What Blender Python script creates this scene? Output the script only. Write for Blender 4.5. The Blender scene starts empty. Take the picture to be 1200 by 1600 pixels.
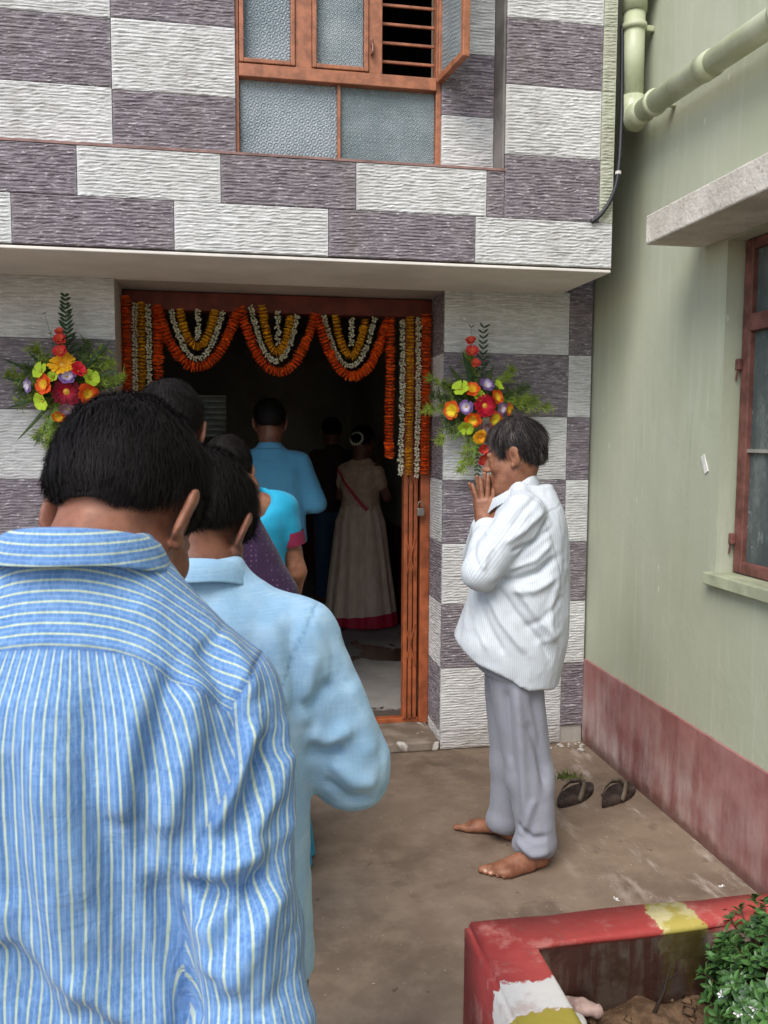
import bpy, math, random
import numpy as np
from mathutils import Vector, Matrix

random.seed(7); np.random.seed(7)
SC = bpy.context.scene
COL = SC.collection

# ------------------------------------------------------------------ camera
FPX, CAM_H = 1350.0, 1.52            # focal length in photo pixels (1200 wide), eye height
YAW, PITCH, ROLL = math.radians(10.2), math.radians(-4.95), math.radians(-.3)
cy_, sy_, cp_, sp_, cr_, sr_ = (math.cos(YAW), math.sin(YAW), math.cos(PITCH), math.sin(PITCH), math.cos(ROLL), math.sin(ROLL))
_r = np.array([cy_, -sy_, 0]); _f = np.array([sy_*cp_, cy_*cp_, sp_]); _d = -np.array([-sy_*sp_, -cy_*sp_, cp_])
CM = np.array([cr_*_r + sr_*_d, -sr_*_r + cr_*_d, _f]); CC = np.array([0, 0, CAM_H])
def at(x, y, X=None, Y=None, Z=None):
    """photo measurement -> world point on the plane X=, Y= or Z="""
    r = CM.T @ np.array([(x-600)/FPX, (y-800)/FPX, 1.])
    t = X/r[0] if X is not None else Y/r[1] if Y is not None else (Z-CAM_H)/r[2]
    return CC + r*t
cam = bpy.data.cameras.new('camera'); cam_o = bpy.data.objects.new('camera', cam); COL.objects.link(cam_o)
cam.sensor_fit = 'HORIZONTAL'; cam.sensor_width = 36; cam.lens = 36*FPX/1200
cam.clip_start = .05; cam.clip_end = 2000
cam.dof.use_dof = True; cam.dof.focus_distance = 3.2; cam.dof.aperture_fstop = 20
mw = Matrix.Identity(4)
for i in range(3):
    mw[i][0], mw[i][1], mw[i][2], mw[i][3] = CM[0][i], -CM[1][i], -CM[2][i], CC[i]
cam_o.matrix_world = mw
SC.camera = cam_o

# ------------------------------------------------------------------ light: bright overcast
SUN_EL, SUN_AZ = math.radians(51), math.radians(217)      # azimuth from +Y towards +X: behind the camera, a little left
w = bpy.data.worlds.new('World'); SC.world = w; w.use_nodes = True
wn = w.node_tree.nodes; bg = wn['Background']
sky = wn.new('ShaderNodeTexSky'); sky.sky_type = 'NISHITA'; sky.sun_disc = False
sky.sun_elevation = SUN_EL; sky.sun_rotation = SUN_AZ; sky.air_density = 1.0; sky.dust_density = 1.5; sky.ozone_density = .6
w.node_tree.links.new(sky.outputs[0], bg.inputs[0]); bg.inputs[1].default_value = .14
sun = bpy.data.lights.new('sun', 'SUN'); sun.energy = 1.6; sun.angle = math.radians(38); sun.color = (1, .98, .955)
sun_o = bpy.data.objects.new('sun', sun); COL.objects.link(sun_o)
sd = Vector((math.sin(SUN_AZ)*math.cos(SUN_EL), math.cos(SUN_AZ)*math.cos(SUN_EL), math.sin(SUN_EL)))
sun_o.rotation_euler = sd.to_track_quat('Z', 'Y').to_euler(); sun_o.location = sd*30
SC.view_settings.view_transform = 'Standard'; SC.view_settings.look = 'None'
SC.view_settings.exposure = .95; SC.view_settings.gamma = 1; SC.view_settings.use_curve_mapping = False
SC.cycles.max_bounces = 6; SC.cycles.diffuse_bounces = 4; SC.cycles.glossy_bounces = 3; SC.cycles.transmission_bounces = 4
SC.cycles.use_denoising = True

# ------------------------------------------------------------------ helpers
def lin(h):
    """'#rrggbb' display colour -> linear rgba"""
    h = h.lstrip('#'); o = []
    for i in (0, 2, 4):
        v = int(h[i:i+2], 16)/255
        o.append(v/12.92 if v <= .04045 else ((v+.055)/1.055)**2.4)
    return (*o, 1)

class NT:
    """small wrapper for node materials"""
    def __init__(s, name, rough=.8, spec=.3):
        s.m = bpy.data.materials.new(name); s.m.use_nodes = True
        s.t = s.m.node_tree; s.b = s.t.nodes['Principled BSDF']
        s.b.inputs['Roughness'].default_value = rough
        s.b.inputs['Specular IOR Level'].default_value = spec
    def new(s, typ, ins=(), **props):
        n = s.t.nodes.new('ShaderNode'+typ)
        for k, v in props.items(): setattr(n, k, v)
        for k, v in dict(ins).items(): s.put(n.inputs[k], v)
        return n
    def put(s, sock, v):
        if isinstance(v, bpy.types.NodeSocket): s.t.links.new(v, sock)
        else: sock.default_value = v
    def math(s, op, a, b=0., c=0., clamp=False):
        n = s.t.nodes.new('ShaderNodeMath'); n.operation = op; n.use_clamp = clamp
        s.put(n.inputs[0], a); s.put(n.inputs[1], b)
        if len(n.inputs) > 2: s.put(n.inputs[2], c)
        return n.outputs[0]
    def mix(s, f, a, b, mode='MIX'):
        n = s.t.nodes.new('ShaderNodeMix'); n.data_type = 'RGBA'; n.blend_type = mode
        s.put(n.inputs[0], f); s.put(n.inputs[6], a); s.put(n.inputs[7], b)
        return n.outputs[2]
    def coord(s, kind='Object'): return s.new('TexCoord').outputs[kind]
    def pos(s): return s.new('NewGeometry').outputs['Position']
    def scale(s, v, sc, loc=(0, 0, 0), rot=(0, 0, 0)):
        n = s.new('Mapping'); s.put(n.inputs[0], v); s.put(n.inputs[1], loc); n.inputs[2].default_value = rot; n.inputs[3].default_value = sc
        return n.outputs[0]
    def noise(s, v, scale=5., detail=4., rough=.55, dist=0.):
        n = s.new('TexNoise', {'Scale': scale, 'Detail': detail, 'Roughness': rough, 'Distortion': dist})
        s.put(n.inputs['Vector'], v); return n.outputs['Fac']
    def ramp(s, f, lo, hi, a=0., b=1.):
        n = s.new('MapRange', {1: lo, 2: hi, 3: a, 4: b}); n.interpolation_type = 'SMOOTHSTEP'; s.put(n.inputs[0], f); return n.outputs[0]
    def attr(s, name, out='Fac'): return s.new('Attribute', attribute_name=name).outputs[out]
    def sep(s, v):
        n = s.new('SeparateXYZ'); s.put(n.inputs[0], v); return n.outputs
    def comb(s, x=0., y=0., z=0.):
        n = s.new('CombineXYZ', {0: x, 1: y, 2: z}); return n.outputs[0]
    def bump(s, h, strength=.4, dist=.01):
        n = s.new('Bump', {'Strength': strength, 'Distance': dist}); s.put(n.inputs['Height'], h)
        prev = s.b.inputs['Normal']
        if prev.is_linked: s.t.links.new(prev.links[0].from_socket, n.inputs['Normal'])
        s.t.links.new(n.outputs[0], prev)
    def col(s, c): s.put(s.b.inputs['Base Color'], c)
    def rough(s, r): s.put(s.b.inputs['Roughness'], r)

MATS = {}
def plain(name, hexc, rough=.7, spec=.3, var=.12, scale=14., bump=0., bscale=60.):
    """painted / plain surface with mild mottling"""
    if name in MATS: return MATS[name]
    n = NT(name, rough, spec); c = lin(hexc); v = n.coord()
    f = n.noise(v, scale, 5)
    lo = tuple(max(0, x*(1-var*1.6)) for x in c[:3])+(1,); hi = tuple(min(1, x*(1+var)) for x in c[:3])+(1,)
    n.col(n.mix(n.ramp(f, .3, .7), lo, hi))
    if bump: n.bump(n.noise(v, bscale, 3), bump, .004)
    MATS[name] = n.m
    return n.m

def obj(name, me, mat=None, parent=None, loc=None):
    o = bpy.data.objects.new(name, me); COL.objects.link(o)
    if mat is not None and me is not None and len(me.materials) == 0: me.materials.append(mat)
    if parent is not None: o.parent = parent
    if loc is not None: o.location = loc
    return o
def tag(o, label=None, cat=None, group=None, kind=None):
    if label: o['label'] = label
    if cat: o['category'] = cat
    if group: o['group'] = group
    if kind: o['kind'] = kind
    return o
def empty(name, loc=(0, 0, 0), rz=0):
    o = bpy.data.objects.new(name, None); COL.objects.link(o); o.location = loc; o.rotation_euler.z = rz; o.empty_display_size = .1
    return o

class MB:
    """collects faces of one mesh"""
    def __init__(s): s.v = []; s.f = []; s.mi = []
    def add(s, verts, faces, mi=0):
        b = len(s.v); s.v += [tuple(map(float, p)) for p in verts]; s.f += [tuple(b+i for i in f) for f in faces]; s.mi += [mi]*len(faces); return s
    def box(s, lo, hi, mi=0, bev=0.):
        (x0, y0, z0), (x1, y1, z1) = lo, hi
        if bev <= 0:
            return s.add([(x0,y0,z0),(x1,y0,z0),(x1,y1,z0),(x0,y1,z0),(x0,y0,z1),(x1,y0,z1),(x1,y1,z1),(x0,y1,z1)],
                         [(0,3,2,1),(4,5,6,7),(0,1,5,4),(1,2,6,5),(2,3,7,6),(3,0,4,7)], mi)
        import bmesh
        bm = bmesh.new(); bmesh.ops.create_cube(bm, size=1)
        for v in bm.verts:
            v.co = Vector(((x0+x1)/2+v.co.x*(x1-x0), (y0+y1)/2+v.co.y*(y1-y0), (z0+z1)/2+v.co.z*(z1-z0)))
        bmesh.ops.bevel(bm, geom=bm.edges[:], offset=bev, segments=2, affect='EDGES', profile=.5)
        bm.verts.index_update()
        s.add([v.co for v in bm.verts], [[v.index for v in f.verts] for f in bm.faces], mi); bm.free()
        return s
    def tube(s, pts, rad, n=10, cap=True, mi=0, up=(0, 0, 1)):
        pts = [np.array(p, float) for p in pts]; rad = rad if hasattr(rad, '__len__') else [rad]*len(pts)
        vs = []; fs = []; u = None
        for i, p in enumerate(pts):
            t = pts[min(i+1, len(pts)-1)]-pts[max(i-1, 0)]; t = t/(np.linalg.norm(t)+1e-9)
            if u is None:
                u = np.array(up, float)
                if abs(u@t) > .95: u = np.array([1., 0, 0])
            u = u-t*(u@t); u /= np.linalg.norm(u)+1e-9; w_ = np.cross(t, u)
            for k in range(n):
                a = 2*math.pi*k/n; vs.append(p+rad[i]*(math.cos(a)*u+math.sin(a)*w_))
        for i in range(len(pts)-1):
            for k in range(n):
                fs.append((i*n+k, i*n+(k+1) % n, (i+1)*n+(k+1) % n, (i+1)*n+k))
        if cap: fs += [tuple(range(n-1, -1, -1)), tuple((len(pts)-1)*n+k for k in range(n))]
        return s.add(vs, fs, mi)
    def mesh(s, name, smooth=False):
        me = bpy.data.meshes.new(name); me.from_pydata(s.v, [], s.f)
        if any(s.mi): me.polygons.foreach_set('material_index', s.mi)
        if smooth: me.polygons.foreach_set('use_smooth', [True]*len(me.polygons))
        me.update(); return me
    def build(s, name, mat=None, parent=None, smooth=False, loc=None): return obj(name, s.mesh(name, smooth), mat, parent, loc)

def vnoise(p, seed=0):
    """vectorised smooth value noise, p (...,3) -> -1..1"""
    p = np.asarray(p, float); i = np.floor(p).astype(np.int64); f = p-i; f = f*f*(3-2*f)
    def hsh(a, b, c):
        h = (a*374761393 + b*668265263 + c*2147483647 + seed*1274126177) & 0xffffffff
        h = ((h ^ (h >> 13))*1274126177) & 0xffffffff
        return ((h ^ (h >> 16)) & 0xffff)/32767.5-1
    r = 0
    for dx in (0, 1):
        for dy in (0, 1):
            for dz in (0, 1):
                wt = (f[..., 0] if dx else 1-f[..., 0])*(f[..., 1] if dy else 1-f[..., 1])*(f[..., 2] if dz else 1-f[..., 2])
                r = r+wt*hsh(i[..., 0]+dx, i[..., 1]+dy, i[..., 2]+dz)
    return r
def npmesh(name, V, F, smooth=True):
    """fast mesh from numpy vertices and an (n,4) or (n,3) face array"""
    me = bpy.data.meshes.new(name); V = np.asarray(V, np.float32); F = np.asarray(F, np.int32); k = F.shape[1]
    me.vertices.add(len(V)); me.vertices.foreach_set('co', V.ravel())
    me.loops.add(F.size); me.loops.foreach_set('vertex_index', F.ravel())
    me.polygons.add(len(F)); me.polygons.foreach_set('loop_start', np.arange(0, F.size, k, dtype=np.int32))
    me.update(calc_edges=True); me.validate()
    me.polygons.foreach_set('use_smooth', np.full(len(me.polygons), smooth))
    return me
def setattr_f(me, name, vals):
    a = me.attributes.new(name, 'FLOAT', 'POINT'); a.data.foreach_set('value', np.asarray(vals, np.float32))
# ================================================================== THE SETTING
YW = 3.988          # ground floor wall face
YF = 3.432          # front face of the projecting upper floor
YR = YF+.12         # recessed window bay of the upper floor
ZC = 2.215          # underside of the projection
XE = 1.567          # right end of the projection
XG = 1.745          # face of the green neighbour house
DX0, DX1 = -.483, 1.0   # doorway
ZF = .06            # floor inside

# ---- materials
def stone(name, dark, light, fleck, tint=None):
    n = NT(name, .78, .25); oi = n.new('ObjectInfo').outputs['Random']
    v = n.new('VectorMath', operation='ADD'); n.put(v.inputs[0], n.pos()); n.put(v.inputs[1], n.comb(n.math('MULTIPLY', oi, 17.), 0., n.math('MULTIPLY', oi, 3.)))
    v = v.outputs[0]
    streak = n.noise(n.scale(v, (14, 14, 120)), 1., 4, .6)
    big = n.noise(v, 3.5, 4)
    c = n.mix(n.ramp(streak, .36, .66), lin(dark), lin(light))
    c = n.mix(n.math('MULTIPLY', n.ramp(n.noise(n.scale(v, (38, 38, 150)), 1., 3, .7), .57, .68), .85), c, lin(fleck))
    c = n.mix(n.ramp(big, .35, .75, 0., .35), c, n.mix(.5, c, lin(tint or '#8a7f72')))
    # weather streaks and dust towards the foot of the wall
    z = n.sep(n.pos())[2]
    grime = n.math('MULTIPLY', n.ramp(n.noise(n.scale(n.pos(), (5, 5, .9)), 1., 5, .6), .5, .78), .35)
    c = n.mix(grime, c, lin('#6f675c'))
    foot = n.math('MULTIPLY', n.ramp(n.math('ADD', z, n.math('MULTIPLY', n.noise(n.pos(), 9., 4), .18)), .02, .3, 1., 0.), .5)
    c = n.mix(foot, c, lin('#8a7765'))
    n.col(c)
    n.bump(n.noise(n.scale(v, (60, 60, 160)), 1., 4, .65), .55, .006)
    return n.m
M_LIGHT = stone('stone_light', '#b6b5b1', '#d2d1ce', '#e1e0de')
M_DARK = stone('stone_dark', '#655d62', '#8d8488', '#c4bebd', '#7a716a')
M_PALE = stone('stone_greenish', '#9c9d88', '#b9bba6', '#c9c9b8')

def wallpaint(name, hexc, stain, dirt):
    n = NT(name, .75, .25); v = n.pos()
    c = n.mix(n.ramp(n.noise(n.scale(v, (2.5, 2.5, .8)), 1., 5, .6), .35, .7, 0., .5), lin(hexc), lin(stain))
    c = n.mix(n.ramp(n.noise(n.scale(v, (30, 30, 2.2)), 1., 4, .6), .50, .72, 0., .42), c, lin(stain))
    c = n.mix(n.ramp(n.noise(n.scale(v, (7, 7, 1.4)), 1., 5, .65), .56, .8, 0., .4), c, lin(dirt))
    spk = n.new('TexVoronoi', {'Scale': 13.0}); n.put(spk.inputs['Vector'], n.scale(v, (1, 1, .4)))
    dots = n.math('MULTIPLY', n.ramp(spk.outputs['Distance'], .05, .085, 1., 0.), n.ramp(n.noise(v, 2.2, 2), .46, .56))
    c = n.mix(n.math('MULTIPLY', dots, .8), c, lin('#cfcdbd'))
    n.col(c); n.bump(n.noise(v, 38., 5, .6), .25, .006); n.bump(n.noise(v, 5., 2), .2, .02)
    return n.m
M_GREEN = wallpaint('green_paint', '#a9ad94', '#bbbda9', '#92957f')
M_PLASTER = wallpaint('plaster', '#a59c90', '#b7b0a5', '#837a6e')

def dadomat():
    n = NT('maroon_dado', .7, .3); v = n.pos(); z = n.sep(v)[2]
    c = n.mix(n.ramp(n.noise(v, 6., 5), .35, .7), lin('#84504c'), lin('#9c6a64'))
    wash = n.math('ADD', n.math('MULTIPLY', n.noise(n.scale(v, (9, 9, 1.6)), 1., 5, .65), .6), n.math('MULTIPLY', n.noise(v, 3.5, 5, .6), .45))
    fade = n.math('MULTIPLY', n.ramp(wash, .42, .7), n.ramp(z, .05, .42, 1., .3))
    yfar = n.ramp(n.sep(v)[1], 2.4, 3.5, .45, 1.)
    c = n.mix(n.math('MULTIPLY', fade, yfar), c, lin('#c4b0a8'))
    low = n.ramp(n.math('ADD', z, n.math('MULTIPLY', n.noise(v, 14., 4), .1)), .06, .13, 1., 0.)
    c = n.mix(n.math('MULTIPLY', low, .8), c, lin('#5f4136'))
    n.col(c); n.bump(n.noise(v, 30., 5), .3, .006)
    return n.m
M_DADO = dadomat()

def groundmat():
    n = NT('cement_ground', .78, .3); v = n.pos()
    a = n.noise(v, 1.6, 7, .62); b = n.noise(v, 9., 6, .65)
    c = n.mix(n.ramp(a, .34, .66), lin('#68584a'), lin('#83715f'))
    c = n.mix(n.ramp(b, .4, .72, 0., .45), c, lin('#94836f'))
    c = n.mix(n.ramp(n.noise(v, 3.2, 6, .6, .6), .56, .68, 0., .6), c, lin('#53453a'))
    # lime-washed streaks in the corner by the neighbour's wall
    xx, yy, _ = n.sep(v)
    cor = n.math('MULTIPLY', n.ramp(xx, 1.05, 1.5), n.ramp(n.noise(n.scale(v, (9, 3, 1), rot=(0, 0, .5)), 1., 5, .7), .53, .68))
    c = n.mix(n.math('MULTIPLY', cor, .65), c, lin('#b3a79a'))
    c = n.mix(n.math('MULTIPLY', n.ramp(n.noise(v, 55., 3), .66, .74), .5), c, lin('#b9aa98'))
    c = n.mix(n.math('MULTIPLY', n.ramp(n.noise(v, 24., 3), .68, .74), .6), c, lin('#3d3028'))
    n.col(c); n.rough(n.ramp(a, .35, .65, .55, .85))
    n.bump(n.noise(v, 70., 5, .7), .3, .004); n.bump(b, .3, .012)
    return n.m
M_GROUND = groundmat()

# ---- ground
g = MB(); g.add([(-400, -400, 0), (400, -400, 0), (400, 400, 0), (-400, 400, 0)], [(0, 1, 2, 3)])
tag(g.build('ground', M_GROUND), kind='structure')

# ---- the stone clad house
house = empty('stone_clad_house', (.3, 5.5, 0))
tag(house, 'two-storey house clad in ribbed grey and white stone tiles with garlanded doorway', 'house')
HM = Matrix.Translation((-.3, -5.5, 0))
def hpart(mb, name, mat, smooth=False, parent=None):
    o = mb.build(name, mat, None, smooth)
    o.parent = parent or house
    o.matrix_parent_inverse = Matrix.Identity(4)
    if parent is None: o.location = (-.3, -5.5, 0)
    return o

M_INT = plain('interior_paint_dimmed', '#8d8578', .85, .2, .15, 2.)  # off-white walls set darker; the room's dimness is put into the colour
M_INTD = plain('interior_dado', '#551a22', .7, .3, .2, 3.)
M_CEIL = plain('canopy_paint', '#ddd6cc', .8, .2, .08, 2.5)
# walls: ground floor either side of the doorway, in front of the rooms
RY1 = 9.4
m = MB()
m.box((-3.2, YW+.022, 0), (DX0-.012, YW+.3, ZC)); m.box((DX1+.012, YW+.022, 0), (XG-.004, YW+.3, 3.2))
m.box((DX0-.012, YW+.022, ZC-.012), (DX1+.012, YW+.3, ZC+.35))
hpart(m, 'front_wall', M_PLASTER)
m = MB()
m.box((-3.2, YW+.3, 0), (-3.0, RY1, 2.7)); m.box((1.32, YW+.3, 0), (1.5, RY1, 2.7))
# back wall with a small louvred opening
bx0, bx1, bz0, bz1 = -.42, -.02, 1.45, 1.95
m.box((-3.2, RY1, 0), (bx0, RY1+.2, 2.7)); m.box((bx1, RY1, 0), (1.5, RY1+.2, 2.7))
m.box((bx0, RY1, 0), (bx1, RY1+.2, bz0)); m.box((bx0, RY1, bz1), (bx1, RY1+.2, 2.7))
hpart(m, 'interior_wall', M_INT)
m = MB(); m.box((1.308, YW+.302, ZF), (1.319, RY1, .82)); m.box((-3.0, RY1-.012, ZF), (1.3, RY1-.001, .82))
hpart(m, 'interior_dado', M_INTD)
m = MB(); m.box((-3.2, YR+.24, ZC+.4), (XE-.02, RY1+.2, ZC+.55))
hpart(m, 'ceiling', M_INT)
m = MB()
for k in range(8):
    z = bz0+.0+k*.06
    m.add([(bx0, RY1+.03, z+.068), (bx1, RY1+.03, z+.068), (bx1, RY1+.10, z), (bx0, RY1+.10, z), (bx0, RY1+.03, z+.073), (bx1, RY1+.03, z+.073), (bx1, RY1+.10, z+.005), (bx0, RY1+.10, z+.005)],
          [(0,1,2,3),(7,6,5,4),(0,4,5,1),(2,6,7,3)])
hpart(m, 'louvre', plain('louvre_paint', '#a9a89c', .5))

# floor inside with wet patches
n = NT('wet_floor', .6, .5); v = n.pos()
wet = n.ramp(n.noise(n.scale(v, (3.2, 2.2, 1)), 1., 4, .55, .8), .56, .60)
wet = n.math('MULTIPLY', wet, n.ramp(n.sep(v)[1], 6.9, 6.2))
edge = n.ramp(n.math('ADD', n.sep(v)[1], n.math('MULTIPLY', n.noise(v, 7., 3), .3)), 4.62, 4.68, 1., 0.)
wet = n.math('MAXIMUM', wet, n.math('MULTIPLY', edge, .8))
c = n.mix(n.ramp(n.noise(v, 5., 5), .3, .7), lin('#8b8680'), lin('#a19b93'))
n.col(n.mix(wet, c, lin('#4a3a30'))); n.rough(n.math('SUBTRACT', .6, n.math('MULTIPLY', wet, .4)))
m = MB(); m.box((-3.0, YW+.36, 0), (1.32, RY1, ZF)); hpart(m, 'interior_floor', n.m)
# door step
n = NT('step_cement', .8, .2); v = n.pos()
c = n.mix(n.ramp(n.noise(v, 8., 6), .35, .7), lin('#6b5d50'), lin('#8d7f71'))
n.col(n.mix(n.ramp(n.noise(v, 6., 3, .5, .4), .60, .64), c, lin('#c3bdb3'))); n.bump(n.noise(v, 40., 4), .4, .006)
m = MB(); m.box((DX0+.004, YW-.01, 0), (DX1-.004, YW+.355, ZF-.012), bev=.008); hpart(m, 'door_step', n.m)

# ---- ribbed stone tiles, each its own piece
def tile_mesh(w_, h_, axis='y', seed=0):
    """ribbed split-face slab: w_ wide, h_ high, 15 mm thick, ridges run along its width; faces -Y (axis y) or -X (axis x)"""
    rs = np.random.RandomState(seed)
    pitch = .0130; nr = max(2, int(round(h_/pitch)))*3; nc = max(3, int(round(w_/.016)))
    us = np.linspace(-w_/2, w_/2, nc+1); zs = np.linspace(-h_/2, h_/2, nr+1)
    U, Z = np.meshgrid(us, zs)
    P = np.stack([U*9+seed*3.1, Z*26, np.full_like(U, seed*1.7)], -1)
    Q = np.stack([U*26+seed, Z*50, np.full_like(U, 5.+seed)], -1)
    ph = Z/pitch+.12*vnoise(P)+.30*vnoise(np.stack([U*34+seed, Z*44, Z*0+seed], -1))
    prof = .5-.5*np.cos(2*math.pi*ph); prof = prof**.9
    D = .0052*prof*(.6+.4*vnoise(np.stack([U*45+seed, Z*62, Z*0+4+seed], -1)))+.0016*vnoise(Q*2.3)
    border = np.minimum(np.minimum(w_/2-abs(U), h_/2-abs(Z))/.004, 1); D = D*np.clip(border, .0, 1)
    if axis == 'y': V = np.stack([U, -D-.004, Z], -1)
    else: V = np.stack([-D-.004, -U, Z], -1)
    V = V.reshape(-1, 3); W_ = nc+1
    F = [(r*W_+k, r*W_+k+1, (r+1)*W_+k+1, (r+1)*W_+k) for r in range(nr) for k in range(nc)]
    b = len(V); hw, hh, t = w_/2, h_/2, .02
    ring = ([k for k in range(nc+1)]+[r*W_+nc for r in range(1, nr+1)]+[nr*W_+k for k in range(nc-1, -1, -1)]+[r*W_ for r in range(nr-1, 0, -1)])
    back = V[ring].copy()
    if axis == 'y': back[:, 1] = t
    else: back[:, 0] = t
    V = np.concatenate([V, back]); L = len(ring)
    F += [(ring[(i+1) % L], ring[i], b+i, b+(i+1) % L) for i in range(L)]
    me = bpy.data.meshes.new('tile'); me.from_pydata(V.tolist(), [], F)
    me.update(); return me
_ts = [0]
def tile(x0, x1, z0, z1, kind, Y, gap=.0012):
    _ts[0] += 1
    me = tile_mesh(x1-x0-2*gap, z1-z0-2*gap, 'y', _ts[0])
    return obj('tile', me, {'l': M_LIGHT, 'd': M_DARK, 'g': M_PALE}[kind], house, (( x0+x1)/2-.3, Y-5.5, (z0+z1)/2))
def tile_x(y0, y1, z0, z1, kind, X, gap=.0012):
    _ts[0] += 1
    me = tile_mesh(y1-y0-2*gap, z1-z0-2*gap, 'x', _ts[0])
    return obj('tile', me, {'l': M_LIGHT, 'd': M_DARK, 'g': M_PALE}[kind], house, (X-.3, (y0+y1)/2-5.5, (z0+z1)/2))

Zr = [at(790, y, Y=YW)[2] for y in (553, 651, 750, 848, 942, 1040, 1138)]
XJ = 1.616
rows = [ZC-.002]+Zr+[.004]
for i in range(len(rows)-1):                       # right pillar
    tile(DX1, XJ, rows[i+1], rows[i], 'ld'[i % 2] if i < 7 else 'l', YW)
    if i < 6:
        tile(XJ, XG-.012, rows[i+1], rows[i]+(0 if i else .7), 'dl'[i % 2], YW)
tile(XJ, XG-.012, rows[7], rows[6], 'd', YW)
m = MB(); m.box((XJ+.002, YW+.004, 0), (XG-.014, YW+.021, rows[7]-.003)); hpart(m, 'plain_skirting_block', M_PLASTER)
for i in range(len(rows)-1):                       # right reveal of the doorway (faces left)
    tile_x(YW+.001, YW+.27, rows[i+1], rows[i], 'dl'[i % 2] if i < 7 else 'l', DX1+.006)
Zl = [at(90, y, Y=YW)[2] for y in (529, 640, 748, 850)]
rl = [ZC-.002]+Zl+[Zl[-1]-.305, Zl[-1]-.61, Zl[-1]-.915, .004]
for i in range(len(rl)-1):                         # left pillar
    if rl[i] <= rl[i+1]+.01: continue
    xs = [DX0, -1.1, -1.75, -2.4, -3.05]
    for k in range(4): tile(xs[k+1], xs[k], rl[i+1], rl[i], 'ld'[(i+k) % 2], YW)
m = MB()
m.box((DX0-.011, YW+.001, 0), (DX0, YW+.29, ZC-.002)); hpart(m, 'left_reveal', M_PLASTER)

# upper floor: lower band in the front plane
z_led = at(392, 241, Y=YF)[2]; z_mid = at(480, 325, Y=YF)[2]
bx = lambda px, py: at(px, py, Y=YF)[0]
r1 = [-2.6, -1.75, bx(-130, 265), bx(120, 265), bx(345, 280), bx(556, 292), bx(760, 300)]
for i in range(len(r1)-1): tile(r1[i], r1[i+1], z_mid, z_led-.006, 'dl'[i % 2], YF)
r2 = [-2.6, -1.9, bx(-230, 340), bx(18, 340), bx(272, 355), bx(513, 370), bx(742, 380), XE]
for i in range(len(r2)-1): tile(r2[i], r2[i+1], ZC+.006, z_mid, 'ld'[i % 2], YF)
# right column of the front plane
xc0, xc1 = bx(790, 150), bx(940, 150)
zc = [z_mid]+[at(865, y, Y=YF)[2] for y in (246, 137, 34, -75, -185, -295)]
zc[1] = max(zc[1], z_led)
for i in range(len(zc)-1):
    lo_x = bx(760, 300) if i == 0 else xc0
    if i == 0:
        tile(lo_x, xc0, zc[0], z_led-.006, 'd', YF)
    tile(xc0, xc1, zc[i], zc[i+1], 'dl'[i % 2], YF)
    tile(xc1, XE, zc[i], zc[i+1], 'g', YF)
# window bay (recessed plane)
WX0, WX1 = at(368, 150, Y=YR)[0], at(690, 150, Y=YR)[0]
zA = [z_led+.004]+[at(90, y, Y=YR)[2] for y in (131, 22, -90, -200)]
zB = [z_led+.004]+[at(270, y, Y=YR)[2] for y in (147, 36, -75, -185)]
zD = [z_led+.004]+[at(735, y, Y=YR)[2] for y in (183, 85, -15, -120, -215)]
xa = at(174, 100, Y=YR)[0]
for i in range(4):
    tile(xa-.62, xa, zA[i], zA[i+1], 'ld'[i % 2], YR); tile(xa-1.24, xa-.62, zA[i], zA[i+1], 'dl'[i % 2], YR); tile(xa-1.86, xa-1.24, zA[i], zA[i+1], 'ld'[i % 2], YR)
    tile(xa, WX0, zB[i], zB[i+1], 'dl'[i % 2], YR)
for i in range(5): tile(WX1, xc0-.012, zD[i], zD[i+1], 'ld'[i % 2], YR)
M_SIDE = plain('grey_plaster_edge', '#77726d', .8, .2, .2, 8., .3)
ZT = zc[-1]+.02
# backing walls of the upper floor, round the window opening
WZ0, WZ1 = z_led+.006, z_led+1.55
m = MB()
m.box((-2.9, YF+.022, ZC), (XE-.003, YF+.1, z_led-.008))
m.box((xc0-.001, YF+.022, z_led-.008), (XE-.003, YF+.4, ZT+.6))
m.box((-2.9, YR+.022, z_led+.002), (WX0-.002, YR+.2, ZT+.6)); m.box((WX1+.002, YR+.022, z_led+.002), (xc0-.012, YR+.2, ZT+.6))
m.box((WX0-.002, YR+.022, WZ1), (WX1+.002, YR+.2, ZT+.6))
hpart(m, 'upper_wall', M_PLASTER)
m = MB(); m.box((xc0-.011, YF-.0, z_led+.002), (xc0-.0015, YR+.021, ZT+.6)); hpart(m, 'bay_return', M_SIDE)
# dark room behind the window
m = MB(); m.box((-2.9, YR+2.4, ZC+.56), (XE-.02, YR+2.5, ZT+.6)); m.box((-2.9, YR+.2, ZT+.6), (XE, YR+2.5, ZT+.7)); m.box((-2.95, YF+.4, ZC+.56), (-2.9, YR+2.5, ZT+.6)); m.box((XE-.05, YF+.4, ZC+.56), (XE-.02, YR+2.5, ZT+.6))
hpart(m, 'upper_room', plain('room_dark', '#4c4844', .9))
# underside of the projection and the thin ledge under the window
m = MB(); m.box((-2.9, YF-.002, ZC-.012), (XE, YW+.021, ZC), bev=.003); hpart(m, 'canopy_soffit', M_CEIL)
M_LEDGE = plain('ledge_edge', '#8a6a62', .6, .3, .2, 20.)
m = MB(); m.box((-2.9, YF-.008, z_led-.006), (xc0+.001, YR+.022, z_led+.003)); hpart(m, 'window_ledge', M_LEDGE)

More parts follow.
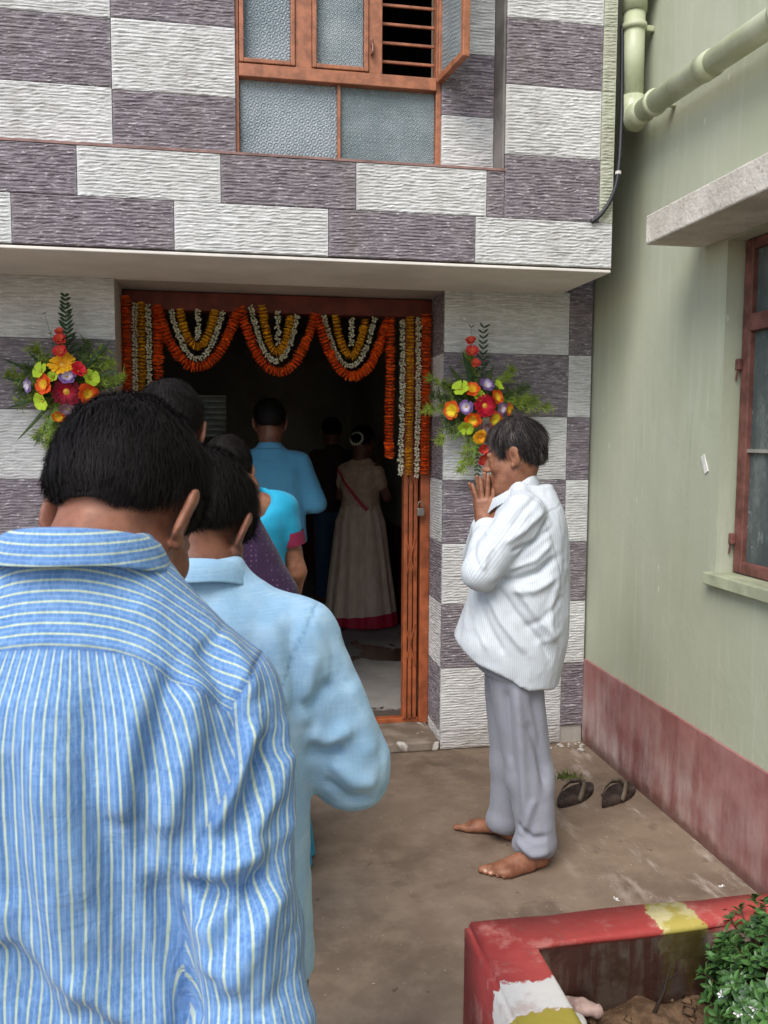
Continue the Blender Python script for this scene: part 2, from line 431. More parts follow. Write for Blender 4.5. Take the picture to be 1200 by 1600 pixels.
# ---- upper window
M_WOOD = plain('red_oxide_frame', '#9d6446', .45, .4, .18, 30., .15, 120.)
def glassmat(name, tint, pattern=True, sc=62.):
    n = NT(name, .16, .5); v = n.coord()
    n.b.inputs['Transmission Weight'].default_value = .55; n.b.inputs['IOR'].default_value = 1.25
    dust = n.ramp(n.noise(v, 3., 5, .6), .3, .8)
    n.col(n.mix(dust, lin(tint), lin('#c3ccce'))); n.rough(n.ramp(dust, 0., 1., .06, .28))
    spl = n.ramp(n.noise(v, 60., 2), .66, .72)
    n.t.links.new(n.math('SUBTRACT', .62, n.math('ADD', n.math('MULTIPLY', dust, .2), n.math('MULTIPLY', spl, .2))), n.b.inputs['Transmission Weight'])
    if pattern:
        vo = n.new('TexVoronoi', {'Scale': sc, 'Randomness': .12}); n.put(vo.inputs['Vector'], n.scale(v, (1, .001, 1)))
        ring = n.math('SINE', n.math('MULTIPLY', vo.outputs['Distance'], 16.))
        n.bump(ring, .5, .004)
    n.bump(n.noise(v, 40., 3), .15, .004)
    return n.m
M_GLASS = glassmat('patterned_glass', '#9fb0b2'); M_GLASS2 = glassmat('frosted_glass', '#b4c2c8', True, 40.)
WYF = YR+.03           # window plane
win = empty('window', (0, 0, 0)); win.parent = house; win.location = (-.3, -5.5, 0)
def wp(px, py): p = at(px, py, Y=WYF); return p[0], p[2]
def wpart(mb, name, mat, smooth=False): o = mb.build(name, mat, win, smooth); return o
x0, _ = wp(367, 130); x1, _ = wp(688, 130)
ztr0 = wp(520, 134)[1]; ztr1 = wp(520, 114)[1]
xm = wp(529, 190)[0]; xp0 = wp(460, 60)[0]; xp1 = wp(487, 60)[0]; xq0 = wp(574, 60)[0]; xq1 = wp(596, 60)[0]; xs = wp(683, 60)[0]
ztop = WZ1-.004
m = MB(); bv = .003
m.box((x0, WYF-.02, WZ0), (x0+.016, WYF+.05, ztop), bev=bv); m.box((x1-.022, WYF-.02, WZ0), (x1, WYF+.05, ztop), bev=bv)
m.box((x0+.016, WYF-.02, WZ0), (x1-.022, WYF+.05, WZ0+.008)); m.box((x0+.016, WYF-.018, ztop-.04), (x1-.022, WYF+.05, ztop))
m.box((x0+.0165, WYF-.03, ztr0), (x1-.0225, WYF+.05, ztr1), bev=bv)
m.box((xm-.006, WYF-.012, WZ0+.008), (xm+.006, WYF+.011, ztr0))
m.box((xp0+.001, WYF-.024, ztr1), (xp1-.001, WYF+.0115, ztop-.04), bev=bv); m.box((xq0+.001, WYF-.024, ztr1), (xq1, WYF+.0115, ztop-.04), bev=bv)
wpart(m, 'frame', M_WOOD)
def pane(xa_, xb_, za_, zb_, mat): m = MB(); m.box((xa_, WYF+.004, za_), (xb_, WYF+.009, zb_)); wpart(m, 'pane', mat)
pane(x0+.018, xm-.007, WZ0+.009, ztr0-.001, M_GLASS2); pane(xm+.007, x1-.024, WZ0+.009, ztr0-.001, M_GLASS)
def sash(xa_, xb_, mat):
    m = MB(); t = .017; za_, zb_ = ztr1+.003, ztop-.043
    m.box((xa_, WYF-.034, za_), (xa_+t, WYF-.006, zb_), bev=bv); m.box((xb_-t, WYF-.034, za_), (xb_, WYF-.006, zb_), bev=bv)
    m.box((xa_+t, WYF-.0335, za_), (xb_-t, WYF-.006, za_+t), bev=bv); m.box((xa_+t, WYF-.0335, zb_-t), (xb_-t, WYF-.006, zb_), bev=bv)
    wpart(m, 'sash', M_WOOD); pane(xa_+t, xb_-t, za_+t, zb_-t, mat)
sash(x0+.018, xp0, M_GLASS2); sash(xp1, xq0, M_GLASS)
for k in range(14):                                 # horizontal grille bars
    z = WZ0+.07+k*.0735
    if abs(z-(ztr0+ztr1)/2) < .035: continue
    if z > ztop-.06: break
    m = MB(); m.box((x0+.02, WYF+.0125, z), (x1-.024, WYF+.0225, z+.011), bev=.002); wpart(m, 'grille_bar', M_WOOD)
m = MB(); lx = xq0+.013; lz = wp(584, 80)[1]
m.box((lx-.004, WYF-.045, lz-.03), (lx+.006, WYF-.026, lz+.03), bev=.003); m.tube([(lx, WYF-.03, lz), (lx, WYF-.06, lz), (lx, WYF-.062, lz-.03)], .005, 8)
wpart(m, 'latch', plain('latch_metal', '#7a4a33', .4, .5))
# casement swung open, hinged on the right jamb
hx, hy = xs+.006, WYF-.03
cas = MB(); L = .27; ang = math.radians(-82)
za_, zb_ = ztr1-.02, ztop-.02
def hinge(mb):
    c_, s_ = math.cos(ang), math.sin(ang)
    mb.v = [(hx+p[0]*c_-p[1]*s_, hy+p[0]*s_+p[1]*c_, p[2]) for p in mb.v]; return mb
t = .026
cas.box((0, -.014, za_), (t, .014, zb_), bev=bv); cas.box((L-t, -.014, za_), (L, .014, zb_), bev=bv)
cas.box((t, -.0135, za_), (L-t, .0135, za_+t), bev=bv); cas.box((t, -.0135, zb_-t), (L-t, .0135, zb_), bev=bv)
wpart(hinge(cas), 'open_sash', M_WOOD)
cas = MB(); cas.box((t, -.003, za_+t), (L-t, .003, zb_-t)); wpart(hinge(cas), 'pane', M_GLASS)

# ---- door frame, folded gate and padlock
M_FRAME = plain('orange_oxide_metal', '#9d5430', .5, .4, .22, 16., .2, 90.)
M_LINTEL = plain('shaded_oxide_lintel', '#6d2f22', .55, .35, .2, 12.)  # oxide red darkened: shade under the projection is put into the colour
YD = YW+.29
fz = at(430, 490, Y=YD)[2]
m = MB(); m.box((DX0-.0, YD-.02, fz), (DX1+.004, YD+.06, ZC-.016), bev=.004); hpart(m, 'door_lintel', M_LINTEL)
m = MB(); m.box((DX0+.001, YD-.018, ZF-.014), (DX0+.06, YD+.06, fz), bev=.004); m.box((DX1-.045, YD-.018, ZF-.014), (DX1+.003, YD+.06, fz), bev=.004)
m.box((DX0+.06, YD+.0, ZF-.013), (DX1-.045, YD+.05, ZF+.012), bev=.004); hpart(m, 'door_frame', M_FRAME)
gate = empty('folding_gate', (DX1-.08, YD+.02, 0)); tag(gate, 'orange metal gate folded against the right side of the doorway', 'gate')
for k, dx in enumerate((.012, -.014, -.040)):
    m = MB(); m.box((dx-.010, -.03-.004*k, ZF+.013), (dx+.010, .03-.004*k, fz-.004), bev=.003); m.build('gate_bar', M_FRAME, gate)
for z in (.35, .8, 1.25, 1.7):
    for a in (0, 1):
        m = MB(); m.tube([(-.04, -.034-.002*a, z+(.22 if a else 0)), (.012, -.034-.002*a, z+(0 if a else .22))], .004, 6); m.build('lattice_strip', M_FRAME, gate)
        m = MB(); m.tube([(-.014, -.04, z+.11*a), (-.014, -.03, z+.11*a)], .006, 8); m.build('rivet', M_FRAME, gate)
pk = at(657, 800, Y=YD-.05)
lock = empty('padlock', pk); tag(lock, 'small steel padlock hooked on the folded orange gate', 'padlock')
M_STEEL = NT('brushed_steel', .35, .5); M_STEEL.b.inputs['Metallic'].default_value = .8; M_STEEL.col(lin('#9a958c')); M_STEEL = M_STEEL.m
m = MB(); m.box((-.018, -.009, -.02), (.018, .009, .02), bev=.004); m.build('lock_body', M_STEEL, lock)
m = MB(); m.tube([(-.012, 0, .018)]+[(-.012*math.cos(a), 0, .04+.012*math.sin(a)) for a in np.linspace(0, math.pi, 8)]+[(.012, 0, .018)], .003, 8); m.build('shackle', M_STEEL, lock, True)

# ---- the green neighbour house
gh = empty('green_house', (XG+1.5, 2.0, 0)); tag(gh, 'pale green painted house with maroon base, window and concrete sunshade', 'house')
def gpart(mb, name, mat, smooth=False, parent=None):
    o = mb.build(name, mat, parent or gh, smooth)
    if parent is None: o.location = (-XG-1.5, -2.0, 0)
    return o
gy1 = 2.86; gy0 = 1.75; gz0, gz1 = 1.03, ZC+.005
m = MB(); X1 = XG+.25
m.box((XG, -5, 0), (X1, gy0, 6)); m.box((XG, gy1, 0), (X1, 9.6, 6)); m.box((XG, gy0, 0), (X1, gy1, gz0)); m.box((XG, gy0, gz1), (X1, gy1, 6))
gpart(m, 'wall', M_GREEN)
m = MB(); m.box((X1+.4, gy0-1, 0), (X1+.5, gy1+1, 6)); m.box((X1, gy0-1, gz1+.5), (X1+.4, gy1+1, gz1+.6)); m.box((X1, gy0-1, gz0-.6), (X1+.4, gy1+1, gz0-.5)); m.box((X1, gy0-1.1, gz0-.5), (X1+.4, gy0-1, gz1+.5)); m.box((X1, gy1+1, gz0-.5), (X1+.4, gy1+1.1, gz1+.5))
gpart(m, 'inner_room', plain('room_dark', '#4c4844'))
m = MB(); m.box((XG-.012, -5, 0), (XG-.001, YW-.002, .425), bev=.002); gpart(m, 'dado', M_DADO)
n = NT('raw_slab', .85, .2); v = n.pos(); c = n.mix(n.ramp(n.noise(v, 7., 5), .35, .7), lin('#b9b2a4'), lin('#d2ccbf'))
n.col(n.mix(n.ramp(n.noise(v, 45., 4), .58, .7, 0., .5), c, lin('#8f8677'))); n.bump(n.noise(v, 60., 5), .6, .008)
sl0 = at(1008, 383, Z=ZC+.01)
m = MB(); m.box((sl0[0], .9, ZC+.01), (XG-.0005, sl0[1], ZC+.115), bev=.006); gpart(m, 'sunshade', n.m)
# sill
M_SILL = plain('green_sill', '#a6aa8c', .75, .25, .15, 9., .3)
m = MB(); m.box((XG-.035, gy0-.05, gz0-.04), (XG-.0005, gy1+.03, gz0+.004), bev=.004); m.box((XG+.0, gy0+.002, gz0+.0005), (XG+.12, gy1-.002, gz0+.004)); gpart(m, 'window_sill', M_SILL)
gw = empty('window', (-XG-1.5, -2.0, 0)); gw.parent = gh
M_RED = plain('old_red_frame', '#70483f', .6, .3, .25, 18., .25, 80.)
fx = XG+.06; fy1 = gy1-.012; m = MB()
zt = at(1190, 500, X=fx)[2]; zm = at(1190, 705, X=fx)[2]
m.box((fx, fy1-.05, gz0+.006), (fx+.05, fy1, gz1-.003), bev=.004); m.box((fx, gy0+.012, gz0+.006), (fx+.05, gy0+.06, gz1-.003), bev=.004)
m.box((fx+.001, gy0+.06, gz0+.0065), (fx+.05, fy1-.05, gz0+.05), bev=.004); m.box((fx+.001, gy0+.06, gz1-.04), (fx+.05, fy1-.05, gz1-.0035), bev=.004)
m.box((fx-.004, gy0+.06, zt-.03), (fx+.05, fy1-.05, zt+.03), bev=.004); m.box((fx+.002, (gy0+gy1)/2-.03, gz0+.05), (fx+.048, (gy0+gy1)/2+.03, zt-.03), bev=.004)
gpart(m, 'frame', M_RED, parent=gw)
m = MB(); m.box((fx+.006, gy0+.06, zm-.006), (fx+.03, fy1-.05, zm+.006)); gpart(m, 'glazing_bar', plain('dull_bar', '#99968a', .5), parent=gw)
n = NT('dusty_glass', .3, .5); v = n.pos(); n.b.inputs['Transmission Weight'].default_value = .35; n.b.inputs['IOR'].default_value = 1.3
d = n.ramp(n.noise(n.scale(v, (6, 6, 3)), 1., 6, .7), .4, .75)
sp_n = n.ramp(n.noise(v, 45., 3), .66, .73); sp2 = n.math('MULTIPLY', n.ramp(n.noise(n.scale(v, (1, 14, 4)), 1., 5, .7), .55, .7), n.ramp(n.sep(v)[2], 1.1, 1.5, 1., 0.))
c = n.mix(d, lin('#5d6663'), lin('#8f9690')); c = n.mix(n.math('MULTIPLY', n.math('MAXIMUM', sp_n, sp2), .7), c, lin('#cfd0c8')); n.col(c); n.rough(n.ramp(d, 0., 1., .12, .5))
for (a, b) in ((gz0+.05, zm-.006), (zm+.006, zt-.03), (zt+.03, gz1-.04)):
    for (p, q) in ((gy0+.06, (gy0+gy1)/2-.03), ((gy0+gy1)/2+.03, fy1-.05)):
        m = MB(); m.box((fx+.02, p, a), (fx+.025, q, b)); gpart(m, 'pane', n.m, parent=gw)
for z in (at(1155, 570, X=fx)[2], at(1140, 840, X=fx)[2]):
    m = MB(); m.box((fx-.018, fy1-.016, z-.02), (fx-.0005, fy1+.008, z+.02), bev=.004); m.tube([(fx-.012, fy1, z-.02), (fx-.014, fy1+.004, z-.055)], .004, 6); gpart(m, 'hinge', M_RED, parent=gw)
# things sticking to the wall: a strip of torn tape
tp = at(1101, 725, X=XG-.003)
m = MB(); m.box((-.002, -.012, -.035), (.002, .012, .035)); o = m.build('torn_tape', plain('tape_white', '#d8d6cc', .6)); o.location = tp; o.rotation_euler = (math.radians(-28), 0, 0)
tag(o, 'short strip of torn white tape on the green wall', 'tape')

# ---- drain pipe and cable
n = NT('green_pvc', .35, .5); v = n.pos(); c = n.mix(n.ramp(n.noise(v, 6., 5), .35, .7), lin('#a6ab88'), lin('#bdc1a2'))
n.col(n.mix(n.ramp(n.noise(n.scale(v, (12, 12, 5)), 1., 5, .7), .58, .72, 0., .5), c, lin('#80806a'))); n.rough(n.ramp(n.noise(v, 8., 3), .3, .7, .28, .6)); M_PVC = n.m
PX = XG-.085; PR = .044
pk = at(987, 185, X=PX)
pipe = empty('drain_pipe', (PX, pk[1], pk[2])); tag(pipe, 'pale green plastic drain pipe bending along the green wall', 'pipe')
slope = (at(1200, 38, X=PX)[2]-pk[2])/(at(1200, 38, X=PX)[1]-pk[1])
def pl(y): return (0, y, slope*y)
ztop_ = at(985, 0, X=PX)[2]-pk[2]+.03
m = MB(); m.tube([(0, 0, .045), (0, 0, ztop_-.05)], PR, 20); m.build('riser', M_PVC, pipe, True)
m = MB(); m.tube([pl(-.05), pl(-1.2), pl(-3.5)], PR, 20); m.build('long_run', M_PVC, pipe, True)
el = [(0, 0, .085), (0, 0, .03)]+[(0, -.04*(1-math.cos(a))-.0, .03-.05*math.sin(a)) for a in np.linspace(.3, 1.2, 4)]+[pl(-.06), pl(-.11)]
m = MB(); m.tube(el, PR+.006, 20); m.build('elbow', M_PVC, pipe, True)
el = [(0, 0, ztop_-.1), (0, 0, ztop_-.03)]+[(.05*(1-math.cos(a)), -.03*(1-math.cos(a)), ztop_-.03+.06*math.sin(a)) for a in np.linspace(.3, 1.5, 5)]+[(.09, -.05, ztop_+.03)]
m = MB(); m.tube(el, PR+.006, 20); m.build('elbow', M_PVC, pipe, True)
for y in (-.55, -1.4): m = MB(); m.tube([pl(y), pl(y-.07)], PR+.004, 20); m.build('coupling', M_PVC, pipe, True)
for (p) in ((0, 0, ztop_-.16), pl(-.2), pl(-1.0)):
    m = MB(); m.tube([(p[0], p[1]-.012, p[2]), (p[0], p[1]+.012, p[2])] if p[1] < -.1 else [(p[0], p[1], p[2]-.012), (p[0], p[1], p[2]+.012)], PR+.007, 20); m.box((.03, p[1]-.012, p[2]-.012), (.084, p[1]+.012, p[2]+.012), bev=.003); m.build('bracket', M_PVC, pipe, True)
cb = [at(972, 40, Y=YF+.05), at(971, 180, Y=YF+.02), at(966, 270, Y=YF-.02), at(955, 310, Y=YF-.022), at(938, 336, Y=YF-.022), at(924, 347, Y=YF-.012)]
m = MB()
P_ = [np.array(p) for p in cb]; cs = []
for i in range(len(P_)-1):
    for t in np.linspace(0, 1, 6, endpoint=False):
        a, b, c_, d_ = P_[max(i-1, 0)], P_[i], P_[i+1], P_[min(i+2, len(P_)-1)]
        cs.append(.5*((2*b)+(-a+c_)*t+(2*a-5*b+4*c_-d_)*t*t+(-a+3*b-3*c_+d_)*t**3))
m.tube(cs+[P_[-1]], .0085, 10); o = m.build('cable', plain('black_rubber', '#26262a', .5, .4), None, True); tag(o, 'black cable hanging below the drain pipe beside the stone tiles', 'cable')
m = MB(); cl = cs[12]; m.tube([cl-np.array([0, 0, .006]), cl+np.array([0, 0, .006])], .012, 10); m.build('cable_clip', plain('clip_white', '#c9c6bd', .5), o)
# ================================================================== SCULPTING TOOLS (signed distance fields -> meshes)
def smin(a, b, k):
    if k <= 0: return np.minimum(a, b)
    h = np.maximum(k-np.abs(a-b), 0)/k
    return np.minimum(a, b)-h*h*k*.25
def smax(a, b, k): return -smin(-a, -b, k)
class Prim:
    def __init__(s, f, lo, hi): s.f = f; s.lo = np.array(lo, float); s.hi = np.array(hi, float)
def cone(p0, p1, r0, r1):
    a = np.array(p0, float); b = np.array(p1, float); ab = b-a; L2 = ab@ab+1e-12
    def f(x, y, z):
        t = np.clip(((x-a[0])*ab[0]+(y-a[1])*ab[1]+(z-a[2])*ab[2])/L2, 0, 1)
        return np.sqrt((x-a[0]-t*ab[0])**2+(y-a[1]-t*ab[1])**2+(z-a[2]-t*ab[2])**2)-(r0+(r1-r0)*t)
    R_ = max(r0, r1); return Prim(f, np.minimum(a, b)-R_, np.maximum(a, b)+R_)
def ell(c, r, rot=None):
    c = np.array(c, float); r = np.array(r, float); A = np.eye(3) if rot is None else np.array(rot, float)
    def f(x, y, z):
        q = [(A[0, i]*(x-c[0])+A[1, i]*(y-c[1])+A[2, i]*(z-c[2])) for i in range(3)]
        k0 = np.sqrt((q[0]/r[0])**2+(q[1]/r[1])**2+(q[2]/r[2])**2)
        k1 = np.sqrt((q[0]/r[0]**2)**2+(q[1]/r[1]**2)**2+(q[2]/r[2]**2)**2)+1e-9
        return k0*(k0-1)/k1
    e = np.abs(A)@r if rot is not None else r
    return Prim(f, c-e, c+e)
def loft(rows, p=2.3, cap=True):
    """rows: (z, cx, cy, a, b) from low to high"""
    R_ = np.array(rows, float); zz = np.linspace(R_[0, 0], R_[-1, 0], 160)
    tab = [np.interp(zz, R_[:, 0], R_[:, i]) for i in range(1, 5)]
    ker = np.hanning(17); ker /= ker.sum()
    tab = [np.convolve(np.pad(t, 8, mode='edge'), ker, 'valid') for t in tab]
    def f(x, y, z):
        cx, cy, a, b = [np.interp(z, zz, t) for t in tab]
        rho = (np.abs((x-cx)/a)**p+np.abs((y-cy)/b)**p)**(1/p)
        d = (rho-1)*np.minimum(a, b)
        return np.maximum(d, np.maximum(R_[0, 0]-z, z-R_[-1, 0])) if cap else d
    lo = [(R_[:, 1]-R_[:, 3]).min(), (R_[:, 2]-R_[:, 4]).min(), R_[0, 0]]; hi = [(R_[:, 1]+R_[:, 3]).max(), (R_[:, 2]+R_[:, 4]).max(), R_[-1, 0]]
    return Prim(f, lo, hi)
def moved(pr, A, o):
    """primitive given in a local frame, A columns = local axes in parent space, o = origin"""
    A = np.array(A, float); o = np.array(o, float)
    def f(x, y, z):
        x, y, z = x-o[0], y-o[1], z-o[2]
        return pr.f(A[0, 0]*x+A[1, 0]*y+A[2, 0]*z, A[0, 1]*x+A[1, 1]*y+A[2, 1]*z, A[0, 2]*x+A[1, 2]*y+A[2, 2]*z)
    cs = np.array([[(pr.lo, pr.hi)[i][0], (pr.lo, pr.hi)[j][1], (pr.lo, pr.hi)[k][2]] for i in (0, 1) for j in (0, 1) for k in (0, 1)])@A.T+o
    return Prim(f, cs.min(0), cs.max(0))
class Field:
    def __init__(s, lo, hi, h):
        s.lo = np.array(lo, float); s.h = h; s.n = (np.ceil((np.array(hi)-s.lo)/h)+1).astype(int)
        s.a = np.full(tuple(s.n), 1., np.float32)
    def blk(s, pr, m):
        i0 = np.clip(((pr.lo-m-s.lo)/s.h).astype(int), 0, s.n); i1 = np.clip(((pr.hi+m-s.lo)/s.h).astype(int)+2, 0, s.n)
        if (i1 <= i0).any(): return None, None
        sl = tuple(slice(a, b) for a, b in zip(i0, i1))
        ax = [(s.lo[k]+s.h*np.arange(i0[k], i1[k])).astype(np.float32) for k in range(3)]
        return sl, (ax[0][:, None, None], ax[1][None, :, None], ax[2][None, None, :])
    def add(s, pr, k=.01):
        sl, g = s.blk(pr, max(k, .0)+3*s.h)
        if sl is not None: s.a[sl] = smin(s.a[sl], pr.f(*g), k)
        return s
    def sub(s, pr, k=.005):
        sl, g = s.blk(pr, max(k, .0)+3*s.h)
        if sl is not None: s.a[sl] = smax(s.a[sl], -pr.f(*g), k)
        return s
    def cut(s, fn, k=0.):
        ax = [(s.lo[i]+s.h*np.arange(s.n[i])).astype(np.float32) for i in range(3)]
        s.a = smax(s.a, fn(ax[0][:, None, None], ax[1][None, :, None], ax[2][None, None, :]), k).astype(np.float32)
        return s
    def mesh(s, smooth=1):
        a = s.a; neg = a < 0; n = neg.shape
        cnt = np.zeros((n[0]-1, n[1]-1, n[2]-1), np.int8)
        cor = [(i, j, k) for i in (0, 1) for j in (0, 1) for k in (0, 1)]
        for i, j, k in cor: cnt += neg[i:n[0]-1+i, j:n[1]-1+j, k:n[2]-1+k]
        cells = np.argwhere((cnt > 0) & (cnt < 8))
        idx = np.full(cnt.shape, -1, np.int32); idx[tuple(cells.T)] = np.arange(len(cells))
        val = {c: a[cells[:, 0]+c[0], cells[:, 1]+c[1], cells[:, 2]+c[2]] for c in cor}
        acc = np.zeros((len(cells), 3)); num = np.zeros(len(cells))
        for c in cor:
            for ax in range(3):
                if c[ax] == 0:
                    d = list(c); d[ax] = 1; d = tuple(d); va, vb = val[c], val[d]
                    mk = (va < 0) != (vb < 0); t = np.where(mk, va/np.where(mk, va-vb, 1), 0)
                    p = np.repeat(np.array(c, float)[None], len(cells), 0); p[:, ax] = t
                    acc += p*mk[:, None]; num += mk
        V = (cells+acc/num[:, None])*s.h+s.lo
        F = []
        for ax in range(3):
            u, w_ = (ax+1) % 3, (ax+2) % 3
            sl0 = [slice(1, n[i]-1) for i in range(3)]; sl0[ax] = slice(0, n[ax]-1); sl1 = list(sl0); sl1[ax] = slice(1, n[ax])
            A_, B_ = neg[tuple(sl0)], neg[tuple(sl1)]
            e = np.argwhere(A_ != B_); st = np.array([1, 1, 1]); st[ax] = 0
            fl = A_[tuple(e.T)]; e = e+st
            q = []
            for du, dw in ((0, 0), (-1, 0), (-1, -1), (0, -1)):
                c = e.copy(); c[:, u] += du; c[:, w_] += dw; q.append(idx[tuple(c.T)])
            q = np.stack(q, 1); q = np.where(fl[:, None], q, q[:, ::-1]); F.append(q)
        F = np.concatenate(F); F = F[(F >= 0).all(1)]
        for _ in range(smooth): V = relax(V, F, .5)
        return V, F
def relax(V, F, f=.5):
    acc = np.zeros_like(V); num = np.zeros(len(V))
    for i in range(F.shape[1]):
        j = (i+1) % F.shape[1]
        for d in range(3):
            acc[:, d] += np.bincount(F[:, i], V[F[:, j], d], len(V))+np.bincount(F[:, j], V[F[:, i], d], len(V))
        num += np.bincount(F[:, i], minlength=len(V))+np.bincount(F[:, j], minlength=len(V))
    return V+(acc/np.maximum(num, 1)[:, None]-V)*f
def normals(V, F):
    fn = np.cross(V[F[:, 2]]-V[F[:, 0]], V[F[:, 3 % F.shape[1]]]-V[F[:, 1]]); N = np.zeros_like(V)
    for i in range(F.shape[1]):
        for d in range(3): N[:, d] += np.bincount(F[:, i], fn[:, d], len(V))
    return N/(np.linalg.norm(N, axis=1)[:, None]+1e-12)
FLATY = [.15, 'y']      # folds are measured mostly across the visible side of the cloth
def fold(V, pts, width, amp, ends=.18, flat=True):
    """height of one ridge (amp>0) or crease (amp<0) that follows a polyline"""
    P = np.array(pts, float)
    if flat: V = V*np.array([1, FLATY[0], 1]) if FLATY[1] == 'y' else V*np.array([FLATY[0], 1, 1]); P = P*np.array([1, FLATY[0], 1]) if FLATY[1] == 'y' else P*np.array([FLATY[0], 1, 1])
    seg = np.linalg.norm(np.diff(P, axis=0), axis=1); tot = seg.sum(); best = np.full(len(V), 9.); bt = np.zeros(len(V)); acc = 0
    for i in range(len(P)-1):
        ab = P[i+1]-P[i]; t = np.clip(((V-P[i])@ab)/(ab@ab+1e-12), 0, 1); d = np.linalg.norm(V-P[i]-t[:, None]*ab, axis=1)
        m = d < best; best[m] = d[m]; bt[m] = (acc+t[m]*seg[i])/tot; acc += seg[i]
    tp = np.clip(np.minimum(bt, 1-bt)/ends, 0, 1); tp = tp*tp*(3-2*tp)
    return amp*np.exp(-(best/width)**2)*(.15+.85*tp)
def euler(rx=0, ry=0, rz=0): return np.array(Matrix.Rotation(rz, 3, 'Z') @ Matrix.Rotation(ry, 3, 'Y') @ Matrix.Rotation(rx, 3, 'X'))

# ---- head, face forward = +y, right = +x, origin between the ears
def head_prims(face=True, ear=1.):
    P = [(ell((0, -.012, .037), (.0755, .097, .084)), .0), (ell((0, .028, -.03), (.060, .066, .088)), .03),
         (ell((0, .045, -.082), (.043, .042, .034)), .03), (ell((0, .074, -.104), (.019, .017, .016)), .02)]
    for sx in (-1, 1):
        P += [(ell((sx*.044, .058, -.032), (.022, .026, .022)), .02), (cone((sx*.052, .0, -.055), (sx*.034, .062, -.098), .016, .014), .03)]
    if face:
        P += [(cone((-.036, .083, .013), (.036, .083, .013), .010, .010), .012), (cone((0, .088, .004), (0, .113, -.034), .009, .0125), .012)]
        for sx in (-1, 1): P += [(ell((sx*.013, .100, -.039), (.009, .011, .008)), .006)]
        P += [(cone((-.021, .089, -.067), (.021, .089, -.067), .0085, .0085), .008), (cone((-.018, .089, -.079), (.018, .089, -.079), .0085, .0085), .006)]
    return P
def add_head(F, A, o, face=True, s=1.):
    A = np.array(A)
    def put(pr, k, op='add'): getattr(F, op)(moved(pr, A*1., o) if s == 1 else moved(pr, A, o), k)
    for pr, k in head_prims(face): put(pr, k)
    if face:
        for sx in (-1, 1):
            put(ell((sx*.031, .098, -.003), (.017, .013, .010)), .012, 'sub'); put(ell((sx*.031, .077, -.004), (.0135, .0125, .0105)), .004)
        put(cone((-.02, .101, -.0735), (.02, .101, -.0735), .0025, .0025), .004, 'sub')
    for sx in (-1, 1):
        R_ = euler(-.18, sx*.12, sx*.50)
        put(ell((sx*.0845, -.012, -.008), (.0070, .020, .034), R_), .006); put(ell((sx*.0905, -.006, -.004), (.006, .011, .020), R_), .004, 'sub')
        put(ell((sx*.080, .0, -.036), (.007, .009, .010)), .006); put(ell((sx*.0875, -.016, .012), (.006, .017, .015), R_), .006); put(ell((sx*.0880, -.018, .004), (.0035, .012, .026), R_), .003)
def hand_prims(side, spread=(.20, .07, -.05, -.19), curl=(.12, .1, .12, .18), thumb=(.75, .15)):
    """hand along +z from the wrist, back of the hand towards +y, thumb towards side*x; fingers index..little"""
    P = [(cone((0, 0, -.03), (0, 0, .012), .026, .027), .0)]
    for i, x in enumerate((.026, .009, -.008, -.024)):
        P.append((cone((side*x*.55, 0, .012), (side*x, 0, .078-.004*abs(i-1.2)), .0155, .0125), .014))
    ln = ((.040, .024, .019), (.044, .028, .020), (.041, .026, .019), (.032, .020, .017))
    for i, x in enumerate((.026, .009, -.008, -.024)):
        p = np.array([side*x, 0, .078-.004*abs(i-1.2)]); a = spread[i]*side; c = 0; r = (.0092, .0092, .0088, .0078)[i]
        for j, l in enumerate(ln[i]):
            c -= curl[i]*(1 if j == 0 else 1.2)
            d = np.array([math.sin(a)*math.cos(c), math.sin(c), math.cos(a)*math.cos(c)]); q = p+d*l
            P.append((cone(p, q, r*(1-.07*j), r*(.93-.08*j)), .003)); p = q
    a, b = thumb; p = np.array([side*.022, -.006, .012])
    for j, l in enumerate((.040, .032, .026)):
        an = a*(1-.32*j); d = np.array([side*math.sin(an), -math.sin(b), math.cos(an)*math.cos(b)]); d /= np.linalg.norm(d); q = p+d*l
        P.append((cone(p, q, (.0135, .0115, .0100)[j], (.0118, .0102, .0082)[j]), .006)); p = q
    return P
def frame(zd, yd):
    """axes with +z along zd and +y as near yd as possible (columns)"""
    z = np.array(zd, float); z /= np.linalg.norm(z); y = np.array(yd, float); y = y-z*(y@z); y /= np.linalg.norm(y); x = np.cross(y, z)
    return np.stack([x, y, z], 1)
def foot_prims(side):
    """bare foot, heel at origin, toes towards +y, sole at z=0; side=+1 right foot (big toe on the inside)"""
    P = [(ell((0, .015, .032), (.030, .036, .034)), 0.), (cone((0, .0, .10), (0, .005, .05), .036, .034), .03), (cone((0, .03, .048), (-side*.004, .15, .026), .034, .024), .03),
         (ell((0, .165, .020), (.043, .035, .0185)), .02), (cone((side*.02, .06, .018), (side*.03, .15, .016), .018, .016), .02)]
    for i in range(5):
        x = -side*(.032-.0165*i); l = (.058, .055, .049, .042, .033)[i]; y = .182-.006*i-(.008 if i > 2 else 0); r = (.0125, .0088, .0085, .0082, .0078)[i]
        P.append((cone((x, y-.012, r+.004), (x-side*.002, y+l*.6, r+.003), r*1.05, r), .004)); P.append((ell((x-side*.003, y+l*.75, r), (r*1.02, r*1.15, r*.92)), .003))
    return P

